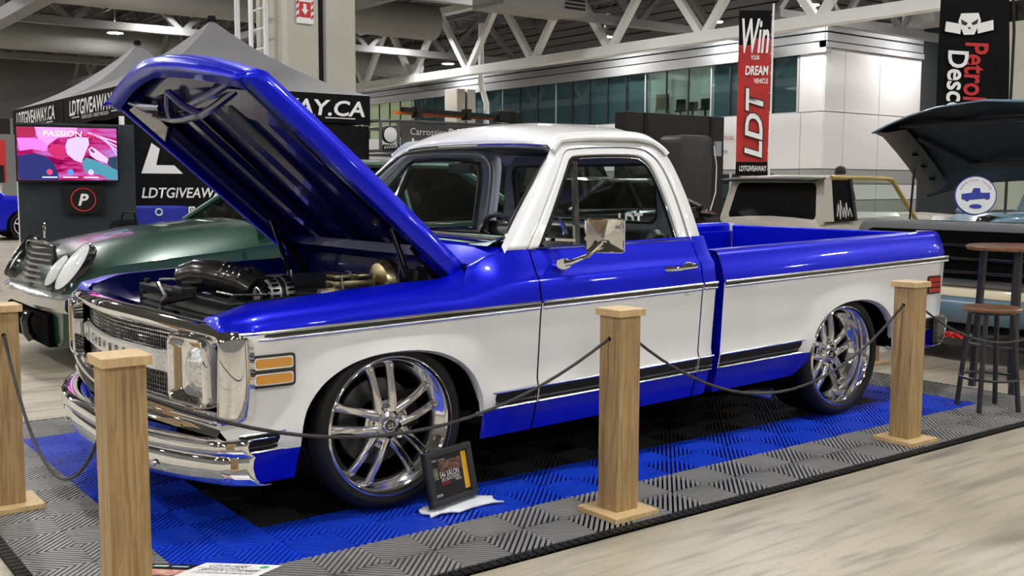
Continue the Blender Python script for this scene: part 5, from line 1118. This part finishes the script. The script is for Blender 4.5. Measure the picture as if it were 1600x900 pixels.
MB().bar((.25, 0, .04), (2.05, 0, .0), .05, .06).build('bar', BLACK, jk, 0); MB().bar((.15, .06, .0), (1.75, .06, -.02), .03, .04).build('handle', mat('orange_paint', (.75, .16, .02), .4), jk, 0)
MB().box(1.78, 2.05, -.07, .09, -.07, .10).build('lifting_head', BLACK, jk, 0, .02); MB().box(2.02, 2.2, -.06, .06, -.12, .09).build('foot_plate', BLACK, jk, 0, .01)
for x in (.45, 1.25): MB().box(x, x+.07, -.05, .1, -.06, .09).build('strap', BLACKM, jk, 0)
# ---- black coupe with white lettering
lst = [(.0, .2, .55, .75, .62, .5), (.15, .14, .66, .88, .76, .6), (1.1, .14, .84, .92, .98, .7), (1.5, .14, .9, .92, 1.03, .74), (3.6, .14, .95, .94, 1.02, .76), (4.0, .16, .92, .92, 1.0, .74), (4.15, .3, .8, .86, .9, .6)]
lc, _ = car('black_coupe', (5.25, 7.35, FZ), 'gloss black coupe with white door lettering seen through the cab window', lst, (1.45, 2.2, 3.0, 3.8, 1.36, .80, .60, 1.0), BLACK, RIMS, (.9, 3.35), R=.34)
text('LDT', .2, (2.35, -.95, .86), (1, 0, 0), (0, 0, 1), TXTW, lc, fit=(.42, .2), bold=.03, depth=.012); text('GAGNE', .1, (3.1, -.955, .72), (1, 0, 0), (0, 0, 1), TXTW, lc, fit=(.42, .11), bold=.02, depth=.012)
# ---- black exhibit wall with speaker
bw = empty('black_display_wall', (9.5, 8.52, FZ), 0, 'tall black exhibit wall behind the cab with a dark cabinet', 'wall')
MB().box(0, 2.2, 0, .25, 0, 2.42).build('panel', BLACKM, bw, 0, .01)
for x in (.38, 1.86): MB().box(x, x+.07, -.012, 0, 2.12, 2.40).build('hinge_strip', BLACK, bw, 0)
sp = empty('loudspeaker', (10.15, 7.9, FZ), 0, 'tall rounded black loudspeaker in front of the black exhibit wall', 'speaker')
MB().prism(rrect(-.35, .35, .0, 2.05, .12), lambda a, b, d: (a, d, b), -.22, .22).build('cabinet', mat('speaker_black', (.016, .016, .018), .5), sp, 30, .02)
MB().box(.40, .52, -.25, -.2, 1.75, 1.97).build('badge', mat('badge_grey', (.25, .27, .3), .4), sp, 0); MB().tube([(.36, -.24, 1.9), (.42, -.25, 1.6), (.41, -.25, 1.2), (.30, -.24, .9)], .008, 6).build('cable', STEELW, sp)
# ---- beige lowered sport wagon behind the bed
BEIGE = mat('beige_paint', (.42, .39, .33), .35, coat=.6)
gst = [(.0, .2, .75, .74, .86, .6), (.05, .18, .80, .82, .92, .7), (1.6, .16, .84, .83, .94, .74), (1.95, .16, .84, .83, .95, .72), (3.5, .18, .80, .82, .92, .66), (3.9, .2, .74, .78, .86, .6), (4.0, .3, .6, .7, .75, .5)]
bg = empty('beige_sport_wagon', (8.95, 5.34, FZ), 0, 'beige lowered sport wagon with black rear glass behind the pickup bed', 'car')
rows = []
for x, zb, zs, w_, zt, wt in gst:
    half = [(w_*.9, zb), (w_, zb+.08), (w_, lerp(zb, zs, .6)), (w_*.985, zs), (wt, lerp(zs, zt, .8)), (wt*.5, zt), (0, zt+.01)]; rows.append([(x, -a, z) for a, z in half]+[(x, a, z) for a, z in reversed(half[:-1])])
m = MB().grid(rows, closev=True); n = len(rows[0]); m.f += [tuple(range(n)), tuple((len(rows)-1)*n+i for i in range(n))]; m.m += [0, 0]; m.build('body', BEIGE, bg, smooth=38)
# rear face ring round the black glass, at x ~ .02..0.12
def rf_(y, z): return (.04+.13*max(0, (z-.85)/.55), y, z)
ro = [(a*(1-.14*max(0, (b-.85)/.55)), b) for a, b in rrect(-.83, .83, .82, 1.41, .10)]; ri = [(a*(1-.14*max(0, (b-.85)/.55)), b) for a, b in rrect(-.70, .70, .89, 1.345, .07)]
MB().grid([[rf_(*p) for p in ro], [rf_(*p) for p in ri]], closev=True).build('tailgate_frame', BEIGE, bg, 0, solid=.03); MB().add([rf_(*p) for p in ri], [tuple(range(len(ri)))]).build('rear_glass', mat('privacy_glass', (.006, .006, .007), .04, coat=.5), bg, 0)
MB().grid([[(x, v*.74, z+.012*(1-v*v)) for v in frange(-1, 1, 10)] for x, z in ((-.06, 1.375), (.0, 1.395), (.16, 1.41))]).build('roof_spoiler', BLACKM, bg, smooth=40, solid=.02)
MB().grid([[(x, v*.715, z+.035*(1-v*v)) for v in frange(-1, 1, 10)] for x, z in ((.14, 1.395), (.3, 1.41), (1.0, 1.415), (1.45, 1.395), (1.62, 1.36))]).build('roof', BEIGE, bg, smooth=60, solid=.02)
for s in (-1, 1):
    q = lambda x, t: (x, s*lerp(.82, .72, t), lerp(.88, 1.39, t))
    MB().add([q(.05, 0), q(.24, 0), q(.30, 1), q(.16, 1)], [(0, 1, 2, 3)]).build('corner_pillar', BEIGE, bg, 0, solid=.03)
    MB().add([q(.24, 0), q(.62, 0), q(.62, 1), q(.30, 1)], [(0, 1, 2, 3)]).build('quarter_glass', MATS['privacy_glass'], bg, 0)
    MB().bar(q(.64, 0), q(.64, 1), .07, .05, up=(1, 0, 0)).build('pillar', BLACKM, bg, 0); MB().add([q(.66, 0), q(1.95, 0), q(1.5, 1), q(.66, 1)], [(0, 1, 2, 3)]).build('door_glass', GLASS, bg, 0)
    MB().tube([q(1.98, 0), q(1.56, 1), q(1.4, 1.03), q(.3, 1.03)], .03, 8).build('door_frame', mat('gold_trim', (.30, .22, .06), .3, metal=.6), bg)
MB().add([(1.98, -.8, .9), (1.98, .8, .9), (1.58, .71, 1.38), (1.58, -.71, 1.38)], [(0, 1, 2, 3)]).build('windshield', GLASS, bg, 0)
dec = [(0, .05), (.05, .20), (.06, .02), (.10, .24), (.12, .04), (.155, .16), (.17, .03), (.21, .21), (.225, .05), (.27, .15), (.30, .04)]
MB().tube([(.30+x, -.825+.19*z*.98-.004, .89+z) for x, z in dec], .006, 5).build('script_decal', TXTW, bg)
for x in (.75, 3.2):
    for s in (-1, 1): disc_wheel(bg, x, s*.84, -s, .31, .22, RIMS)
# ---- blue-grey pickup with open hood at the right
SLATE = mat('slate_blue_paint', (.12, .21, .28), .3, coat=.8)
rt_, rb_ = car('slate_pickup', (5.92, 1.0, FZ), 'slate blue pickup with raised black hood and black grille at the right edge', [(.0, .28, .62, .90, .78, .70), (.10, .22, .90, .95, .98, .80), (.14, .2, .93, .96, .90, .82), (1.2, .2, .97, .96, .92, .84), (1.35, .2, 1.0, .96, 1.08, .86), (3.6, .2, 1.0, .97, 1.05, .86), (5.3, .25, 1.0, .97, 1.04, .84)], (1.40, 2.05, 3.2, 3.55, 1.66, .86, .68, 1.08), SLATE, BLACKM, (.98, 4.3), R=.38, r=.26, tint=GLASS, cat='truck')
g_ = MB().prism(rrect(-.88, .88, .56, 1.05, .10), lambda a, b, d: (d, a, b), -.06, .06).build('grille_shell', mat('gunmetal', (.16, .165, .17), .35, metal=.6), rt_, 30, .02)
MB().prism(rrect(-.80, .80, .62, .98, .08), lambda a, b, d: (d, a, b), -.075, -.055).build('grille_opening', DARK, rt_, 30)
for z in (.66, .76, .86): MB().box(-.09, -.06, -.72, .72, z, z+.025).build('grille_bar', BLACK, g_, 0, .006)
for s in (-1, 1): MB().prism(rrect(s*.84-.12, s*.84+.12, .70, .92, .04), lambda a, b, d: (d+.05*abs(a), a, b), -.10, -.05).build('headlamp', mat('dark_headlamp', (.25, .26, .28), .1, coat=1.), rt_, 30)
MB().grid([[(-.14+.10*abs(v)**4+d, v*.98, z) for v in frange(-1, 1, 18)] for z, d in ((.56, .12), (.555, .0), (.50, -.02), (.495, -.02))]).build('bumper_cap', mat('cream_cap', (.70, .62, .42), .4, coat=.5), rt_, smooth=40, solid=.01)
MB().grid([[(-.14+.10*abs(v)**4+d, v*.98, z) for v in frange(-1, 1, 18)] for z, d in ((.493, -.02), (.44, -.05), (.36, -.04), (.30, .0), (.28, .1))]).build('front_bumper', SLATE, rt_, smooth=40, solid=.01)
MB().grid([[(-.12+.10*abs(v)**4+d, v*.92, z) for v in frange(-1, 1, 12)] for z, d in ((.29, .02), (.20, -.03), (.12, .02), (.11, .1))]).build('lower_valance', BLACK, rt_, smooth=40, solid=.01)
for y in (-.10, -.03, .5): MB().tube([(-.13, y-.03, .21), (-.19, y-.03, .205), (-.19, y+.03, .205), (-.13, y+.03, .21)], .02, 8).build('tow_hook', mat('red_hook', (.75, .02, .02), .35), rt_)
MB().box(.10, .42, -.62, .62, .97, 1.01).build('radiator_cover', BLACKM, rt_, 0, .01)
MB().tube([(.28, -.65, 1.03), (.2, -.5, 1.06), (.18, -.3, 1.05), (.25, -.12, 1.02), (.35, -.02, .98)], .055, 12).build('cold_air_hose', SLATE, rt_)
for (x, y, z, r_, m_) in ((.6, .55, 1.0, .09, TXTW), (.5, .72, .98, .07, TXTR), (.9, .3, .98, .12, BLACK), (.8, .75, .96, .08, CASTM), (.65, -.3, .96, .12, BLACK)): MB().lathe([(0, r_*.8), (r_*.7, r_*.7), (r_, .0), (r_, -.08)], (x, y, z), (0, 0, 1), 16).build('engine_part', m_, rt_)
# open hood
th2 = math.radians(34.5); hx, hz = 1.02, 1.22
def h2(u, v, n): return (hx-u*math.cos(th2)+n*math.sin(th2), v, hz+u*math.sin(th2)+n*math.cos(th2))
def L2(v): return 1.02+.10*(1-(v/.93)**2)
hv2 = [.93*k for k in (-1, -.96, -.85, -.65, -.4, 0, .4, .65, .85, .96, 1)]
def n2_(t, v): return .19*(1-abs(v/.93)**2.2)+.03*math.sin(PI*t)-.06*max(0, (t-.9)/.1)**2
UHK = mat('hood_liner_black', (.010, .010, .011), .5)
hh2 = MB().grid([[h2(t*L2(v), v, n2_(t, v)) for v in hv2] for t in (0, .2, .4, .6, .8, .9, .95, 1)]).build('hood', [SLATE, UHK], rt_, smooth=60, solid=.014); hh2.modifiers[0].material_offset = 1
UHO = mat('hood_frame_olive', (.045, .045, .035), .45)
for s in (-1, 1):
    MB().grid([[h2(t*L2(.93), s*.92, n2_(t, .92)-.02) for t in frange(.05, .98, 8)], [h2(t*L2(.93), s*.80, n2_(t, .80)-.07) for t in frange(.08, .96, 8)], [h2(t*L2(.93), s*.70, n2_(t, .7)-.06) for t in frange(.12, .9, 8)]]).build('hood_frame', UHO, hh2, smooth=30)
    for t in (.25, .42, .58): MB().prism(rrect(-.04, .04, -.015, .015, .01), lambda a, b, d: h2(t*L2(.9)+b, s*.78+a, n2_(t, .78)-.072-d), 0, .004).build('frame_slot', DARK, hh2, 0)
for a, b in (((.9, .75), (.75, .35)), ((.75, .35), (.75, -.35)), ((.75, -.35), (.9, -.75)), ((.7, .7), (.25, .45)), ((.25, .45), (.25, -.45))):
    MB().tube([h2(a[0]*L2(a[1]), a[1], n2_(a[0], a[1])-.035), h2(b[0]*L2(b[1]), b[1], n2_(b[0], b[1])-.035)], .02, 8).build('liner_rib', UHK, hh2)
for s in (-1, 1): MB().tube([h2(.45, s*.84, .0), (hx-.38, s*.86, .98)], .010, 8).build('gas_strut', BLACK, rt_)
# round show sign on the radiator cover
rsg = empty('round_sign', (6.08, 1.0, .99), 0, 'round white truck show sign with blue pickup picture on the radiator cover', 'sign')
sx_, sy_ = Vector((.62, -.78, 0)), Vector((.12, .1, 1)).normalized()
sn_ = sx_.cross(sy_); SO = Vector((-.02, 0, .235))
MB().prism(circle(.150, 36), lambda a, b, d: SO+sx_*a+sy_*b-sn_*d*-1, -.03, -.005).build('rim', TXTB, rsg, 0)
MB().prism(circle(.142, 36), lambda a, b, d: SO+sx_*a+sy_*b+sn_*d, -.005, .0).build('face', TXTW, rsg, 0)
poly_on([(-.10, -.03), (-.10, .01), (-.03, .02), (-.015, .055), (.03, .055), (.035, .02), (.10, .02), (.10, -.025), (.08, -.035), (.06, -.025), (-.04, -.035), (-.06, -.05), (-.08, -.035)], SO, sx_, sy_, TXTB, rsg, 'pickup_picture', depth=.003)
poly_on(circle(.045, 20, 0, -.085, .018), SO, sx_, sy_, TXTB, rsg, 'oval_badge', depth=.003)
for i, ch in enumerate('AMERICAN TRUCK'):
    if ch == ' ': continue
    a = math.radians(155-i*10); ux = sx_*math.sin(a)-sy_*math.cos(a); uy = sx_*math.cos(a)+sy_*math.sin(a)
    text(ch, .024, SO+sx_*.115*math.cos(a)+sy_*.115*math.sin(a), ux, uy, TXTK, rsg, depth=.003)
# ================================================================== flags
def banner(nm, x, y, z0, z1, wd, ang, label, red):
    f = empty(nm, (x, y, FZ), 0, label, 'banner'); u_ = Vector((math.cos(ang), math.sin(ang), 0)); n_ = Vector((u_.y, -u_.x, 0))
    if n_.dot(Vector((-1, -1, 0))) < 0: n_ = -n_
    return f, u_, n_
fl, u_, n_ = banner('tall_banner', 14, 9.45, 1.3, 4.7, .62, 0, 'tall red and black prize banner on a thin white pole', True)
u_ = Vector((.78, -.62, 0)); n_ = Vector((-.62, -.78, 0)); W_ = .62
def Bp(a, z, d=0): return u_*a+Vector((0, 0, z))+n_*(d+.012*math.sin(z*6+a*5))
zz_ = frange(1.49, 4.48, 24); MB().grid([[Bp(a, z) for a in frange(-W_, -.03, 6)] for z in zz_], lambda i, j: 1 if (i >= 20 or i < 2) or (i == 19 and j < 3) else 0).build('cloth', [FABR, FABK], fl, smooth=60)
MB().tube([(0, 0, 0), (0, 0, 4.6)], .018, 8).build('pole', STEELW, fl); MB().lathe([(.16, .02), (.18, 0)], (0, 0, 0), (0, 0, 1), 20).build('base', IRON, fl)
for z in frange(1.6, 4.4, 8): MB().bar(Bp(-.04, z), (0, 0, z), .02, .012).build('tie', TXTW, fl, 0)
cB = lambda a, z: Bp(a, z, .03)
text('Win', .3, cB(-.32, 4.02), u_, (0, 0, 1), TXTW, fl, fit=(.50, .62), shear=.2, depth=.003, bold=.02); text('YOUR', .1, cB(-.32, 3.63), u_, (0, 0, 1), TXTW, fl, fit=(.16, .08), depth=.003, bold=.02)
text('DREAM', .2, cB(-.28, 3.40), u_, (0, 0, 1), TXTW, fl, fit=(.42, .17), depth=.003, bold=.03, shear=.1); text('VEHICLE', .1, cB(-.2, 3.21), u_, (0, 0, 1), TXTW, fl, fit=(.26, .09), depth=.003, bold=.02)
text('LDT', .4, cB(-.31, 2.45), (0, 0, -1) if False else (0, 0, 1), -u_, TXTK, fl, fit=(1.32, .36), depth=.002, bold=.05, shear=.2); text('LDT', .4, cB(-.31, 2.45)+n_*.006, (0, 0, 1), -u_, TXTW, fl, fit=(1.27, .32), depth=.004, bold=.02, shear=.2)
text('LDTGIVEAWAY', .1, cB(-.31, 1.62), u_, (0, 0, 1), TXTW, fl, fit=(.5, .10), depth=.003, bold=.02)
# feather flag
ff = empty('feather_flag', (11.25, 3.50, FZ), 0, 'black feather flag with skull emblem and red and white script', 'flag')
u_ = Vector((.63, -.78, 0)); n_ = Vector((-.78, -.63, 0))
def Fp(a, z, d=0): return u_*a+Vector((0, 0, z))+n_*(d+.015*math.sin(z*5+a*4))
wl = lambda z: interp([(1.6, .92), (2.6, .86), (3.2, .78), (3.7, .60), (4.1, .30), (4.25, .05)], z)
MB().grid([[Fp(lerp(-.86, -.02-(.04*(z-2.4) if z > 2.4 else 0), t)*(1 if z < 3.3 else 1), z) for t in frange(0, 1, 8)] for z in frange(1.55, 4.2, 18)]).build('cloth', FABK, ff, smooth=60)
MB().tube([(0, 0, 0), (0, 0, 3.2), tuple(u_*-.05+Vector((0, 0, 3.9))), tuple(u_*-.3+Vector((0, 0, 4.3)))], .018, 8).build('pole', BLACKM, ff); MB().lathe([(.2, .02), (.22, 0)], (0, 0, 0), (0, 0, 1), 20).build('base', IRON, ff)
cF = lambda a, z: Fp(a, z, .03)
text('Petrol', .3, cF(-.42, 2.72), (0, 0, -1), u_, TXTR, ff, fit=(.72, .27), depth=.003, bold=.02, shear=.1); text('Descend', .3, cF(-.63, 2.44), (0, 0, -1), u_, TXTW, ff, fit=(1.10, .24), depth=.006, bold=.02, shear=.1)
sk = cF(-.52, 3.28)
poly_on([(-.10, .15), (.10, .15), (.13, .05), (.09, -.04), (.06, -.11), (-.06, -.11), (-.09, -.04), (-.13, .05)], sk, u_, (0, 0, 1), TXTW, ff, 'skull', depth=.006)
for s in (-1, 1):
    poly_on([(s*.02, .03), (s*.10, .08), (s*.09, .02), (s*.04, .0)], sk, u_, (0, 0, 1), TXTK, ff, 'eye', depth=.009)
    poly_on([(s*.10, -.10), (s*.28, -.06), (s*.27, .06), (s*.09, .02)], sk, u_, (0, 0, 1), TXTW, ff, 'piston', depth=.004)
poly_on([(-.02, -.02), (.02, -.02), (0, -.05)], sk, u_, (0, 0, 1), TXTK, ff, 'nose', depth=.009)
# ================================================================== people
def person(loc, rz, label, shirt, pants, skin, hair, cap):
    V, E, R_ = [], [], []
    def ad(p, r, par=None):
        V.append(p); R_.append(r); i = len(V)-1
        if par is not None: E.append((par, i))
        return i
    pel = ad((0, 0, .95), (.15, .12)); sp1 = ad((0, 0, 1.10), (.14, .11), pel); ch = ad((0, 0, 1.30), (.17, .12), sp1); nk = ad((0, 0, 1.46), (.06, .06), ch); hd0 = ad((0, -.01, 1.54), (.065, .07), nk); hd1 = ad((0, -.015, 1.63), (.078, .092), hd0); ad((0, -.01, 1.71), (.06, .07), hd1)
    for s in (-1, 1):
        sh = ad((s*.19, 0, 1.40), (.065, .065), ch); el = ad((s*.25, .03, 1.13), (.045, .045), sh); wr_ = ad((s*.26, -.04, .88), (.03, .032), el); pm = ad((s*.26, -.06, .80), (.022, .04), wr_)
        for k, (dy, ln) in enumerate(((-.032, .075), (-.011, .088), (.010, .082), (.030, .065))):
            f1 = ad((s*.26, -.06+dy, .75), (.009, .009), pm); ad((s*.25, -.07+dy, .75-ln), (.008, .008), f1)
        t1 = ad((s*.24, -.105, .79), (.010, .010), pm); ad((s*.23, -.12, .745), (.009, .009), t1)
        hp = ad((s*.09, 0, .90), (.10, .10), pel); kn = ad((s*.10, -.02, .50), (.065, .065), hp); an = ad((s*.10, .01, .09), (.042, .045), kn); ad((s*.11, -.15, .045), (.04, .035), an)
    me = bpy.data.meshes.new('figure'); me.from_pydata(V, E, []); o = bpy.data.objects.new('figure', me); COL.objects.link(o)
    o.modifiers.new('skin', 'SKIN'); sd = o.modifiers.new('sub', 'SUBSURF'); sd.levels = 2; sd.render_levels = 2
    for v, r in zip(me.skin_vertices[0].data, R_): v.radius = r
    me.skin_vertices[0].data[0].use_root = True
    ev = bpy.data.meshes.new_from_object(o.evaluated_get(bpy.context.evaluated_depsgraph_get())); bpy.data.objects.remove(o)
    ev.materials.clear()
    for m in (skin, shirt, pants, BLACKM): ev.materials.append(m)
    for p in ev.polygons:
        c = p.center; p.use_smooth = True
        p.material_index = 3 if c.z < .10 else 2 if c.z < .97 and abs(c.x) < .215 else 1 if c.z < 1.47 and not (abs(c.x) > .21 and c.z < 1.15) else 0
    e = empty('person', loc, rz, label, 'person'); b = bpy.data.objects.new('figure', ev); COL.objects.link(b); b.parent = e
    MB().lathe([(.0, .03), (.012, .012), (.016, 0)], (0, -.10, 1.605), (0, -1, 0), 8).build('nose', skin, b)
    for s in (-1, 1):
        MB().lathe([(0, .004), (.009, .002), (.011, 0)], (s*.032, -.098, 1.64), (0, -1, 0), 10).build('eye', TXTK, b); MB().lathe([(0, .016), (.018, .012), (.026, 0)], (s*.078, 0, 1.62), (s, 0, 0), 10).build('ear', skin, b)
    MB().box(-.025, .025, -.104, -.095, 1.565, 1.573).build('mouth', mat('lip', (.35, .12, .1), .6), b, 0)
    MB().grid([[(.098*q*math.cos(t), .008+.115*q*math.sin(t), 1.665+h_) for t in frange(0, 2*PI, 20)[:-1]] for q, h_ in ((1.0, -.03), (1.02, .02), (.9, .075), (.6, .105), (.05, .118))], closev=True).build('cap' if cap else 'hair', hair, e, smooth=60)
    if cap: MB().grid([[(.085*v, -.10-.085*(1-v*v)*q, 1.665-.008*q) for v in frange(-1, 1, 8)] for q in (0, .5, 1)]).build('cap_brim', hair, e, smooth=60, solid=.006)
    return e
SKIN = mat('skin_tone', (.50, .28, .20), .55); DENIM = mat('denim', (.03, .05, .10), .8, noise=(40, .2))
person((15.0, 8.62, FZ-.11), -1.2, 'person in a black cap and dark shirt behind the beige wagon', FABK, DENIM, SKIN, BLACKM, True)
person((11.9, 10.9, FZ-.30), .6, 'person in a bright blue shirt seen through the cab window', mat('blue_shirt', (.02, .12, .62), .7), DENIM, SKIN, mat('dark_hair', (.02, .014, .01), .7), False)
